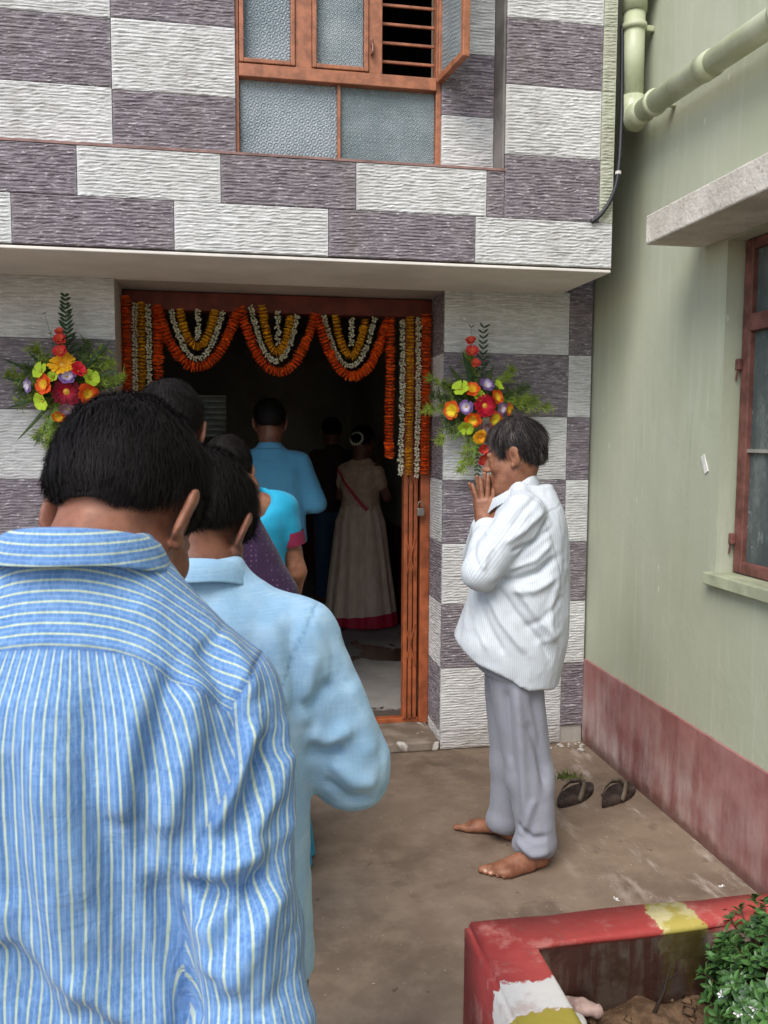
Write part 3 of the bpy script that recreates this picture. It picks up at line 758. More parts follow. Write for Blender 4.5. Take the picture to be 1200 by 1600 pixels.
# ---- skin, hair and cloth materials
def skinmat(name, hexc, dark):
    n = NT(name, .5, .35); v = n.coord()
    c = n.mix(n.ramp(n.noise(v, 26., 5), .35, .68), lin(hexc), lin(dark))
    c = n.mix(n.math('MULTIPLY', n.ramp(n.noise(v, 160., 3), .55, .7), .35), c, lin(dark))
    c = n.mix(n.attr('brow'), c, lin('#2a221e')); c = n.mix(n.attr('lip'), c, lin('#7d4638')); c = n.mix(n.attr('nail'), c, lin('#d0a890'))
    n.col(c); n.b.inputs['Subsurface Weight'].default_value = .08; n.b.inputs['Subsurface Radius'].default_value = (.012, .005, .003); n.b.inputs['Subsurface Scale'].default_value = .4
    n.bump(n.noise(v, 220., 3), .12, .002); n.rough(n.ramp(n.noise(v, 60., 3), .3, .7, .42, .62))
    return n.m
def hairmat(name, base, grey=None):
    n = NT(name, .55, .08); c = n.mix(n.attr('tone'), lin(base), lin('#262122'))
    if grey: c = n.mix(n.attr('grey'), c, lin(grey))
    n.col(c); n.rough(.58); return n.m
def clothmat(name, hexc, var='#ffffff', amt=.25, weave=900., rough=.85, extra=None, fine=.5):
    n = NT(name, rough, .12); v = n.coord()
    slub = n.math('MAXIMUM', n.noise(n.scale(v, (420, 420, 16)), 1., 3, .6), n.noise(n.scale(v, (16, 16, 420)), 1., 3, .6))
    c = n.mix(n.math('MULTIPLY', n.ramp(slub, .45, .78), amt), lin(hexc), lin(var))
    c = n.mix(n.ramp(n.noise(v, 4.5, 4), .35, .7, 0., .16), c, n.mix(.5, c, lin('#30363f')))
    if extra: c = extra(n, v, c)
    n.col(c); n.b.inputs['Sheen Weight'].default_value = .12; n.b.inputs['Sheen Roughness'].default_value = .5
    n.bump(n.noise(n.scale(v, (1, 1, .6)), 28., 5, .6, .4), .22, .010); n.bump(slub, .16*fine, .002)
    n.bump(n.math('MULTIPLY', n.attr('seam'), -1.), .6, .0025)
    return n.m
# ================================================================== PEOPLE
def joinm(parts):
    V = []; F = []; b = 0
    for v, f in parts: V.append(v); F.append(f+b); b += len(v)
    return np.concatenate(V), np.concatenate(F)
def dens(lo, hi, h, prims, subs=(), cuts=(), smooth=1):
    f = Field(lo, hi, h)
    for pr, k in prims: f.add(pr, k)
    for pr, k in subs: f.sub(pr, k)
    for c in cuts: f.cut(c)
    return f.mesh(smooth)
def bounds(prims, m=.03):
    return np.min([p.lo for p, _ in prims], 0)-m, np.max([p.hi for p, _ in prims], 0)+m

class Person:
    """body as one mesh object; clothes and hair are its children. Local frame: forward +y, right +x."""
    def __init__(s, loc, rz): s.loc = np.array(loc, float); s.rz = rz; s.parts = []; s.c, s.s = math.cos(rz), math.sin(rz)
    def L(s, p):
        """world point -> local"""
        d = np.array(p, float)-s.loc; return np.array([s.c*d[0]+s.s*d[1], -s.s*d[0]+s.c*d[1], d[2]])
    def W(s, p): return np.array([s.c*p[0]-s.s*p[1], s.s*p[0]+s.c*p[1], p[2]])+s.loc
    def head(s, o, pitch=0., yaw=0., roll=0., h=.004, neck=None, neck_r=(.056, .060), face=True):
        s.ho = np.array(o, float); s.hA = euler(0, 0, -yaw)@euler(-pitch, roll, 0)
        f = Field(s.ho-.16, s.ho+.16, h) if neck is None else Field(np.minimum(s.ho-.16, np.array(neck)-.09), np.maximum(s.ho+.16, np.array(neck)+.09), h)
        add_head(f, s.hA, s.ho, face)
        if neck is not None:
            top = s.ho+s.hA@np.array([0, -.022, -.045]); f.add(cone(top, neck, neck_r[0], neck_r[1]), .03)
        s.parts.append(f.mesh(1)); return s
    def hand(s, wrist, zd, yd, side, h=.004, **kw):
        A = frame(zd, yd); pr = [(moved(p, A, wrist), k) for p, k in hand_prims(side, **kw)]
        lo, hi = bounds(pr, .02); s.parts.append(dens(lo, hi, h, pr, smooth=1)); s.hands = getattr(s, 'hands', [])+[(np.array(wrist), A)]
        return s
    def limbs(s, chains, h=.010, k=.02):
        pr = []
        for ch in chains:
            for (p, r), (q, t) in zip(ch[:-1], ch[1:]): pr.append((cone(p, q, r, t), k))
        lo, hi = bounds(pr); s.parts.append(dens(lo, hi, h, pr)); return s
    def feet(s, lst, h=.004):
        for (p, ang, side) in lst:
            A = euler(0, 0, ang); pr = [(moved(q, A, p), k) for q, k in foot_prims(side)]
            lo, hi = bounds(pr, .02); s.parts.append(dens(lo, hi, h, pr, smooth=1)); s.fd = getattr(s, 'fd', [])+[(np.array(p), A, side)]
        return s
    def body(s, label, skin, cat='person', group=None):
        V, F = joinm(s.parts); me = npmesh('person', V, F)
        q = (V-s.ho)@s.hA
        ax = np.abs(q[:, 0])
        brow = np.clip(1-np.hypot((ax-.033)/.020, (q[:, 2]-.021-.006*np.sin((ax-.015)*60))/.0065), 0, 1)*(q[:, 1] > .05); brow = np.clip(brow*2.2, 0, .85)
        lip = np.clip(1.6-np.hypot(q[:, 0]/.022, (q[:, 2]+.073)/.011)*1.3, 0, .7)*(q[:, 1] > .07)
        nail = np.zeros(len(V))
        for p, A, side in getattr(s, 'fd', []):
            r = (V-p)@A
            for i in range(5):
                x = -side*(.032-.0165*i); l = (.058, .055, .049, .042, .033)[i]; y = .182-.006*i-(.008 if i > 2 else 0)
                nail = np.maximum(nail, np.clip(2-2*np.linalg.norm((r-np.array([x-side*.003, y+l*.75+.004, .016]))/np.array([.008, .007, .006]), axis=1), 0, .8))
        setattr_f(me, 'brow', brow); setattr_f(me, 'lip', lip); setattr_f(me, 'nail', nail)
        s.o = obj('person', me, skin, None, s.loc); s.o.rotation_euler.z = s.rz
        tag(s.o, label, cat, group); return s
    def child(s, name, me, mat): return obj(name, me, mat, s.o)
    def hair(s, mat, n=6000, length=.03, thick=.010, bald=0., grey=None, bun=None, width=.0011, lift=.004, line=None, long=0., h=.0045):
        A, o = s.hA, s.ho
        line = line or [(-.11, -.046), (-.075, -.050), (-.045, -.036), (-.020, .018), (.015, .026), (.028, -.012), (.040, .0), (.055, .045), (.085, .072), (.12, .08)]
        ly, lz = zip(*line)
        hl = lambda y: np.interp(y, ly, lz)
        f = Field(np.full(3, -.17), np.full(3, .17), h)
        f.add(ell((0, -.014, .040), (.0755+thick, .098+thick, .0835+thick)), 0.); f.add(cone((0, -.055, -.02), (0, -.062, -.05), .055+thick*.3, .046), .03)
        f.cut(lambda x, y, z: (hl(y)-z)*.8+0*x, .006)
        if bun is not None: f.add(ell(*bun), .012)
        V, F = f.mesh(1); N = normals(V, F)
        tp = np.clip((V[:, 2]-hl(V[:, 1]))/.045, 0, 1); V = V-N*((thick+.002)*(1-tp)**1.5*(V[:, 1] < .03))[:, None]
        V = V+N*(.0025*vnoise(V*45)+.0016*vnoise(V*np.array([150, 60, 150])))[:, None]
        tone = .5+.5*vnoise(V*60); gr = np.zeros(len(V))
        if grey is not None: gr = grey(V)
        # strands
        rs = np.random.RandomState(int(abs(o[0]*1000))+n)
        tri = np.concatenate([F[:, [0, 1, 2]], F[:, [0, 2, 3]]]); ar = np.linalg.norm(np.cross(V[tri[:, 1]]-V[tri[:, 0]], V[tri[:, 2]]-V[tri[:, 0]]), axis=1)
        tn = np.cross(V[tri[:, 1]]-V[tri[:, 0]], V[tri[:, 2]]-V[tri[:, 0]]); ok = V[tri].mean(1)[:, 2] > hl(V[tri].mean(1)[:, 1])+.004; ar = ar*ok
        ti = rs.choice(len(tri), n, p=ar/ar.sum()); u = rs.rand(n, 2); u[u.sum(1) > 1] = 1-u[u.sum(1) > 1]
        P0 = V[tri[ti, 0]]*(1-u.sum(1))[:, None]+V[tri[ti, 1]]*u[:, :1]+V[tri[ti, 2]]*u[:, 1:]; Nn = N[tri[ti, 0]]
        crown = np.array([.006, -.055, .118]); D = P0-crown; D[:, 2] -= .05; swirl = np.cross(Nn, D)*.35
        D = D+swirl+.03*np.stack([vnoise(P0*40, 1), vnoise(P0*40, 2), vnoise(P0*40, 3)], 1)+rs.normal(0, .022, (n, 3))
        D -= Nn*(D*Nn).sum(1)[:, None]; D /= np.linalg.norm(D, axis=1)[:, None]+1e-9
        ln = length*(.6+.7*rs.rand(n)); near = np.clip((P0[:, 2]-hl(P0[:, 1]))/.05, .14, 1); ln = ln*near
        if bald: ln = ln*np.clip(1.15-bald*np.exp(-((P0-np.array([0, -.01, .12]))**2).sum(1)/.05**2), .15, 1)
        lf = lift*(.2+rs.rand(n))*np.clip((P0[:, 2]-hl(P0[:, 1]))/.05, .1, 1); side = np.cross(D, Nn); vs = []; K = 4
        for j in range(K):
            t = j/(K-1); c = P0-Nn*.002+D*(ln*t)[:, None]+Nn*(lf*(1.6*t-.9*t*t)-.10*ln*t*t)[:, None]+side*(rs.normal(0, .0015, n)*t)[:, None]
            w_ = width*(1-.75*t)*(.7+.6*rs.rand(n)); vs += [c-side*w_[:, None]/2, c+side*w_[:, None]/2]
        S = np.stack(vs, 1).reshape(-1, 3); b = np.arange(n)[:, None]*(2*K)
        SF = np.concatenate([b+np.array([[2*j, 2*j+1, 2*j+3, 2*j+2]]) for j in range(K-1)])
        st = np.repeat(np.clip(.5+.5*vnoise(P0*70)+rs.normal(0, .25, n), 0, 1), 2*K); sg = np.zeros(len(S))
        if grey is not None: sg = np.repeat(np.clip(grey(P0)+rs.normal(0, .18, n), 0, 1), 2*K)
        VV, FF = joinm([(V, F), (S, SF)]); VV = VV@A.T+o
        me = npmesh('hair', VV, FF); setattr_f(me, 'tone', np.r_[tone*.5, st]); setattr_f(me, 'grey', np.r_[gr, sg])
        return s.child('hair', me, mat)
    def garment(s, name, prims, mat, h=.006, cuts=(), wr=(), folds=(), attrs=None, smooth=2, subs=(), fgain=1.):
        lo, hi = bounds(prims, .03); V, F = dens(lo, hi, h, prims, subs, cuts, smooth); N = normals(V, F)
        d = np.zeros(len(V))
        for (amp, sc, seed) in wr:
            q = V*np.array(sc); q = q+.35*np.stack([vnoise(V*9, seed+5), vnoise(V*9, seed+6), vnoise(V*9, seed+7)], 1); v = vnoise(q, seed); d += amp*(1-2*np.abs(v))*.6+amp*.4*v
        for fo in folds: d += fgain*fold(V, *fo)*np.clip(.5-2.5*N[:, 1 if FLATY[1] == 'y' else 0], 0, 1)
        V0 = V.copy(); V = V+N*d[:, None]; V = relax(V, F, .25)
        me = npmesh(name, V, F)
        for k, fn in (attrs or {}).items(): setattr_f(me, k, fn(V0))
        return s.child(name, me, mat)
    def collar(s, c, r, mat, top=.035, drop=.034, out=.020, tilt=.55, open_a=.22, n=56, attr=None, point=.03, band=.03):
        """folded shirt collar round the neck: c = centre of the neck opening, r = (half width, half depth), tilt lowers the front"""
        rows = []
        ph = np.linspace(open_a, 2*math.pi-open_a, n)          # 0 = front
        fr = .5+.5*np.cos(ph)                                   # 1 at the front
        zt = c[2]+top-tilt*.08*fr
        ptx = np.exp(-((np.minimum(ph, 2*math.pi-ph)-open_a)/.28)**2)
        for (rr, dz) in ((-.003, -band), (-.002, -band*.4), (.0, -.004), (.004, .0), (.009, -.003), (out*.6+.004, -drop*.4), (out+.004, -drop*.85), (out+.0065, -drop), (out+.004, -drop-.0015), (out*.55, -drop*.55), (.004, -.006)):
            k = max(0, -dz-.004)/drop if rr > .0 else 0
            z = zt+dz*(1 if rr <= 0 else 1)-point*ptx*k
            rows.append(np.stack([c[0]+np.sin(ph)*(r[0]+rr), c[1]+np.cos(ph)*(r[1]+rr+ptx*k*.01), z+.0012*np.sin(ph*5+1)*k], 1))
        V = np.concatenate(rows); m_ = len(rows); F = np.array([(i*n+k, i*n+k+1, (i+1)*n+k+1, (i+1)*n+k) for i in range(m_-1) for k in range(n-1)])
        me = npmesh('collar', V, F)
        if attr: attr(me, V, np.tile(ph, m_), np.repeat(np.arange(m_), n))
        return s.child('collar', me, mat)

SKIN1 = skinmat('skin_brown', '#8f5f49', '#6e4535'); SKIN2 = skinmat('skin_dark', '#7a4f3c', '#5d392b'); SKIN3 = skinmat('skin_tan', '#93644a', '#754a36')
HAIR = hairmat('black_hair', '#15130f'); 

def leg_chain(sx, hip, ankle, kn=None):
    kn = kn if kn is not None else ((hip[0]+ankle[0])/2, (hip[1]+ankle[1])/2+.02, (hip[2]+ankle[2])/2)
    return [(hip, .065), (kn, .045), (ankle, .034)]

# ------------------------------------------------------------------ man in the striped shirt, head bowed
def striped_man():
    P = Person((-.160, .985, 0), math.radians(-9))
    P.head((.027, .082, 1.426), pitch=.72, yaw=.27, h=.0035, neck=(0, -.008, 1.355), neck_r=(.055, .060))
    P.limbs([[((0, 0, .92), .10), ((0, 0, 1.2), .10), ((0, 0, 1.33), .055)], leg_chain(1, (.085, 0, .82), (.09, -.01, .08)), leg_chain(-1, (-.085, 0, .82), (-.09, -.01, .08)),
             [((.16, 0, 1.20), .04), ((.195, -.09, .93), .036), ((.04, .20, 1.08), .028)], [((-.16, 0, 1.20), .04), ((-.195, -.09, .93), .036), ((-.04, .20, 1.08), .028)]])
    for sx in (1, -1): P.hand((sx*.028, .215, 1.10), (-sx*.1, .25, 1), (sx, 0, .0), -sx if False else sx*-1, h=.006)
    P.feet([((.09, -.03, 0), -.1, 1), ((-.09, -.03, 0), .1, -1)], h=.006)
    P.body('man seen from behind in a blue shirt with thin pale stripes, head bowed', SKIN1)
    P.hair(HAIR, n=22000, length=.030, thick=.013, width=.0010, lift=.011, h=.004)
    torso = loft([(.70, 0, 0, .195, .125), (.86, 0, -.005, .178, .120), (.98, 0, -.01, .172, .116), (1.10, 0, -.018, .185, .118), (1.18, 0, -.022, .194, .117), (1.25, 0, -.018, .180, .105), (1.30, 0, -.010, .148, .09), (1.345, 0, -.002, .105, .078), (1.385, 0, .004, .078, .070), (1.41, 0, .006, .070, .066)], 2.5)
    def sleeve(sx):
        return [(cone((sx*.158, -.008, 1.22), (sx*.183, -.08, 1.0), .064, .060), .03), (cone((sx*.183, -.08, 1.0), (sx*.197, -.10, .91), .060, .060), .015), (cone((sx*.197, -.10, .91), (sx*.045, .20, 1.06), .056, .042), .015), (cone((sx*.065, -.004, 1.345), (sx*.158, -.002, 1.24), .036, .042), .03)]
    SLR, SLL = sleeve(1), sleeve(-1)
    def sgn(V): return np.where(V[:, 0] > 0, 1, -1)
    def sleeve_sd(V):
        x, y, z = np.abs(V[:, 0]), V[:, 1], V[:, 2]
        plane = .86*(x-.176)-.50*(z-1.245)
        dt = torso.f(x, y, z); ds = np.min([p.f(x, y, z) for p, _ in SLR[:3]], 0)
        return np.minimum(plane, dt-ds+.004)
    zs = lambda x: 1.308-.36*(np.sqrt((np.abs(x)-.075)**2+.03**2)+np.abs(x)-.08)
    def c_back(V): return .192*np.arctan2(V[:, 0]/.192, -(V[:, 1]+.015)/.120)
    def c_yoke(V): return (V[:, 2]-zs(V[:, 0]))*.85+.6*(V[:, 1]+.1)
    def c_slv(V):
        x = np.abs(V[:, 0]); a = np.array([.158, -.008, 1.22]); b = np.array([.197, -.10, .91]); t = np.clip((V[:, 2]-a[2])/(b[2]-a[2]), -.3, 1.2)
        cx = a[0]+(b[0]-a[0])*t; cyy = a[1]+(b[1]-a[1])*t
        return .064*np.arctan2(x-cx, -(V[:, 1]-cyy))+.02*t
    def seam(V):
        y = np.exp(-((V[:, 2]-zs(V[:, 0]))/.0035)**2)*(sleeve_sd(V) < 0); a = np.exp(-(sleeve_sd(V)/.0035)**2); return np.maximum(y, a)
    n = NT('striped_shirt', .85, .12); v = n.coord()
    ys = n.attr('yoke'); sl = n.attr('slv')
    co = n.mix(n.math('GREATER_THAN', ys, 0.), n.comb(n.attr('cb')), n.comb(n.attr('cy')))
    co = n.sep(n.mix(n.math('GREATER_THAN', sl, 0.), co, n.comb(n.attr('cs'))))[0]
    wob = n.math('MULTIPLY', n.noise(v, 30., 2), .0012)
    u = n.math('FRACT', n.math('DIVIDE', n.math('ADD', n.math('ADD', co, wob), 10.), .0112))
    dd = n.math('ABSOLUTE', n.math('SUBTRACT', u, .5))
    slub = n.noise(n.scale(v, (300, 300, 14)), 1., 3, .6); slub2 = n.noise(n.scale(v, (26, 26, 330)), 1., 3, .6)
    base = n.mix(n.ramp(slub, .35, .7), lin('#557bab'), lin('#7095bf')); base = n.mix(n.ramp(slub2, .45, .75, 0., .5), base, lin('#47699a'))
    base = n.mix(n.ramp(n.noise(v, 38., 3), .5, .7, 0., .25), base, lin('#84a2c8'))
    base = n.mix(n.ramp(dd, .40, .47, 0., .4), base, lin('#8aa6c8'))
    c = n.mix(n.ramp(dd, .07, .125, .9, 0.), base, n.mix(n.ramp(slub, .3, .7), lin('#a9b69a'), lin('#c2ccb2')))
    c = n.mix(n.math('MULTIPLY', n.attr('seam'), .45), c, lin('#3d5f94'))
    n.col(c); n.b.inputs['Sheen Weight'].default_value = .1
    n.bump(n.noise(v, 26., 5, .6, .5), .28, .012); n.bump(slub, .15, .0015); n.bump(n.math('MULTIPLY', n.attr('seam'), -1.), .8, .003)
    def K(px, py, dy=0.):
        return P.L(at(px, py, Y=.885+dy))
    folds = [([K(272, 1035), K(255, 1130), K(236, 1260), K(252, 1340)], .012, -.013), ([K(240, 1050), K(225, 1150), K(208, 1270)], .022, .008), ([K(296, 1050), K(305, 1130), K(280, 1230), K(268, 1290)], .016, .010),
             ([K(250, 1330), K(285, 1440), K(318, 1600)], .016, -.012),
             ([K(305, 1350), K(350, 1362), K(400, 1352), K(425, 1325)], .010, -.018), ([K(295, 1318), K(350, 1328), K(425, 1300)], .014, .013), ([K(418, 1345), K(378, 1400), K(345, 1450)], .010, -.013), ([K(440, 1350), K(405, 1420), K(372, 1490)], .014, .011), ([K(330, 1390), K(350, 1420), K(352, 1470)], .014, .009),
             ([K(350, 1490), K(410, 1512), K(470, 1480)], .012, -.009), ([K(345, 1540), K(420, 1566), K(495, 1540)], .014, .008), ([K(460, 1400), K(455, 1470), K(470, 1560)], .012, -.006),
             ([K(440, 1120), K(458, 1220), K(462, 1320)], .014, .006), ([K(398, 1120), K(372, 1200), K(335, 1285)], .010, .009), ([K(418, 1140), K(398, 1220), K(362, 1300)], .009, -.010), ([K(440, 1180), K(425, 1240), K(395, 1290)], .010, .006),
             ([K(60, 1010), K(90, 1200), K(110, 1420), K(150, 1600)], .022, .007), ([K(150, 1030), K(165, 1200), K(205, 1400), K(240, 1560)], .020, -.008), ([K(120, 1040), K(135, 1220), K(165, 1400)], .016, .005),
             ([K(20, 1150), K(40, 1330), K(80, 1560)], .02, -.007), ([K(120, 1480), K(200, 1545), K(280, 1590)], .016, .008), ([K(90, 1500), K(170, 1570), K(230, 1600)], .012, -.008), ([K(0, 1450), K(60, 1530), K(140, 1600)], .018, -.008), ([K(0, 1380), K(70, 1470), K(150, 1560)], .016, .006),
             ([K(330, 1000), K(370, 1060), K(400, 1100)], .010, .005), ([K(300, 1010), K(345, 1070), K(360, 1110)], .009, -.005), ([K(180, 950), K(260, 975), K(330, 1020)], .012, .004)]
    attrs = dict(cb=c_back, cy=c_yoke, cs=c_slv, yoke=lambda V: V[:, 2]-zs(V[:, 0]), slv=sleeve_sd, seam=seam)
    P.garment('shirt', [(torso, 0.)]+SLR+SLL, n.m, h=.0045, wr=[(.0040, (13, 13, 4.5), 3), (.0026, (24, 24, 11), 9), (.0014, (44, 44, 20), 4)], folds=folds, attrs=attrs, fgain=1.7)
    def cattr(me, V, ph, ri):
        setattr_f(me, 'cb', V[:, 2]*0); setattr_f(me, 'cy', V[:, 2]*1.1); setattr_f(me, 'cs', V[:, 2]*0); setattr_f(me, 'yoke', V[:, 2]*0+1); setattr_f(me, 'slv', V[:, 2]*0-1); setattr_f(me, 'seam', np.where(ri == 6, .5, 0.))
    P.collar((0, .002, 1.398), (.076, .072), n.m, top=.030, drop=.036, out=.018, attr=cattr)
    trousers(P, plain('grey_trousers', '#3d4048', .85), .86, .83, [((.09, -.01), (.09, -.01)), ((-.09, -.01), (-.09, -.01))])

def trousers(P, mat, ztop, zhip, legs, a=.165, b=.115, cy=0., rk=.078, ra=.062, hem=.03, wr=None, folds=(), knees=None, h=.009, name='trousers'):
    pr = [(loft([(zhip-.10, 0, cy, a*.98, b), (zhip+.02, 0, cy, a, b*1.02), (ztop, 0, cy, a*.93, b*.95)], 2.4), 0.)]
    cuts = []
    for i, (kn, an) in enumerate(legs):
        sx = 1 if i == 0 else -1
        zk = .46 if knees is None else knees[i]
        pr += [(cone((sx*.082, cy, zhip-.04), (kn[0], kn[1], zk), .092, rk), .03), (cone((kn[0], kn[1], zk), (an[0], an[1], hem+.05), rk, ra), .03)]
    return P.garment(name, pr, mat, h=h, cuts=[lambda x, y, z: hem-z+0*x], wr=wr or [(.004, (9, 9, 4), 21)], folds=folds)

striped_man()

# ------------------------------------------------------------------ second man, pale blue shirt, elbow out
def denim_extra(n, v, c):
    c = n.mix(n.ramp(n.noise(v, 18., 4), .4, .7, 0., .4), c, lin('#b9d5e6'))
    return n.mix(n.math('MULTIPLY', n.attr('seam'), .35), c, lin('#4d7594'))
M_PALEBLUE = clothmat('pale_blue_cotton', '#8fb4cf', '#b4d2e4', .5, extra=denim_extra)
def seam_std(zy, plane):
    def f(V):
        x = np.abs(V[:, 0]); sd = plane(V); y = np.exp(-((V[:, 2]-zy(V))/.003)**2)*(sd < 0)*(V[:, 1] < .02); return np.maximum(y, np.exp(-(sd/.003)**2)*(V[:, 2] > 1.0))
    return f
def second_man():
    P = Person((-.045, 1.43, 0), math.radians(-8))
    P.head((-.012, .065, 1.36), pitch=.70, yaw=.30, h=.004, neck=(0, -.005, 1.27), neck_r=(.052, .056))
    P.limbs([[((0, 0, .86), .09), ((0, 0, 1.15), .09), ((0, 0, 1.26), .05)], leg_chain(1, (.085, 0, .78), (.09, -.01, .08)), leg_chain(-1, (-.085, 0, .78), (-.09, -.01, .08)),
             [((.15, 0, 1.19), .04), ((.245, .03, .945), .034), ((.05, .22, 1.05), .027)], [((-.15, 0, 1.19), .04), ((-.245, .03, .945), .034), ((-.05, .22, 1.05), .027)]])
    for sx in (1, -1): P.hand((sx*.026, .235, 1.08), (-sx*.08, .15, 1), (sx, 0, 0), -sx, h=.006)
    P.feet([((.09, -.03, 0), -.1, 1), ((-.09, -.03, 0), .1, -1)], h=.006)
    P.body('man with black hair in a plain pale blue shirt, right elbow bent out', SKIN2)
    P.hair(HAIR, n=16000, length=.032, thick=.013, width=.0013, lift=.012)
    torso = loft([(.62, 0, 0, .18, .125), (.80, 0, 0, .175, .122), (.95, 0, -.005, .172, .118), (1.08, 0, -.014, .182, .118), (1.15, 0, -.014, .185, .112), (1.21, 0, -.008, .165, .094), (1.25, 0, -.002, .115, .076), (1.285, 0, .002, .07, .064), (1.32, 0, .006, .06, .06)], 2.5)
    SL = lambda sx: [(cone((sx*.06, 0, 1.25), (sx*.155, 0, 1.19), .040, .046), .035), (cone((sx*.155, 0, 1.185), (sx*.240, .015, .975), .066, .064), .04), (cone((sx*.240, .015, .975), (sx*.250, .03, .94), .062, .054), .02), (cone((sx*.245, .03, .945), (sx*.05, .22, 1.04), .054, .04), .02)]
    plane = lambda V: .90*(np.abs(V[:, 0])-.165)-.42*(V[:, 2]-1.20)
    K = lambda px, py, Y=1.36: P.L(at(px, py, Y=Y))
    folds = [([K(470, 1100), K(492, 1085), K(520, 1060)], .012, -.010), ([K(478, 1130), K(510, 1150), K(550, 1130)], .014, .010), ([K(475, 1165), K(500, 1172), K(540, 1165)], .012, -.009),
             ([K(490, 1010), K(478, 1070), K(470, 1130)], .012, .008), ([K(455, 960), K(462, 1040), K(466, 1110)], .010, -.007), ([K(420, 960), K(440, 1030), K(452, 1100)], .014, .006),
             ([K(540, 1060), K(565, 1130), K(580, 1190)], .016, .006), ([K(515, 1180), K(555, 1215), K(590, 1220)], .012, .007), ([K(505, 1215), K(545, 1250), K(585, 1250)], .010, -.006), ([K(390, 980), K(410, 1040), K(430, 1100)], .012, -.005)]
    P.garment('shirt', [(torso, 0.)]+SL(1)+SL(-1), M_PALEBLUE, h=.006, wr=[(.0040, (12, 12, 7), 31), (.0028, (24, 24, 14), 33), (.0014, (44, 44, 24), 32)], folds=folds, fgain=1.7,
              attrs=dict(seam=seam_std(lambda V: 1.195-.35*np.abs(V[:, 0])+0*V[:, 0], plane)))
    P.collar((0, .0, 1.305), (.062, .062), M_PALEBLUE, top=.026, drop=.034, out=.016, attr=lambda me, V, ph, ri: setattr_f(me, 'seam', np.where(ri == 6, .6, 0.)))
    trousers(P, plain('dark_trousers', '#33343a', .85), .78, .74, a=.145, b=.10, legs= [((.09, -.01), (.09, -.01)), ((-.09, -.01), (-.09, -.01))])
second_man()
# ------------------------------------------------------------------ old man praying, barefoot
def check_extra(n, v, c):
    x, y, z = n.sep(v)
    a = n.math('ABSOLUTE', n.math('SUBTRACT', n.math('FRACT', n.math('DIVIDE', n.math('ADD', n.attr('cs'), 9.), .0074)), .5))
    b = n.math('ABSOLUTE', n.math('SUBTRACT', n.math('FRACT', n.math('DIVIDE', n.math('ADD', n.attr('ct'), 9.), .0088)), .5))
    c = n.mix(n.ramp(a, .12, .24, .55, 0.), c, lin('#a3abb0')); c = n.mix(n.ramp(b, .1, .2, .12, 0.), c, lin('#b5bcc0'))
    return n.mix(n.math('MULTIPLY', n.attr('seam'), .35), c, lin('#7d858c'))
M_WHITE = clothmat('white_check_cotton', '#cbd0d2', '#dde2e3', .4, extra=check_extra)
M_GREYPANT = clothmat('grey_cotton', '#8c8d95', '#9c9da4', .4)
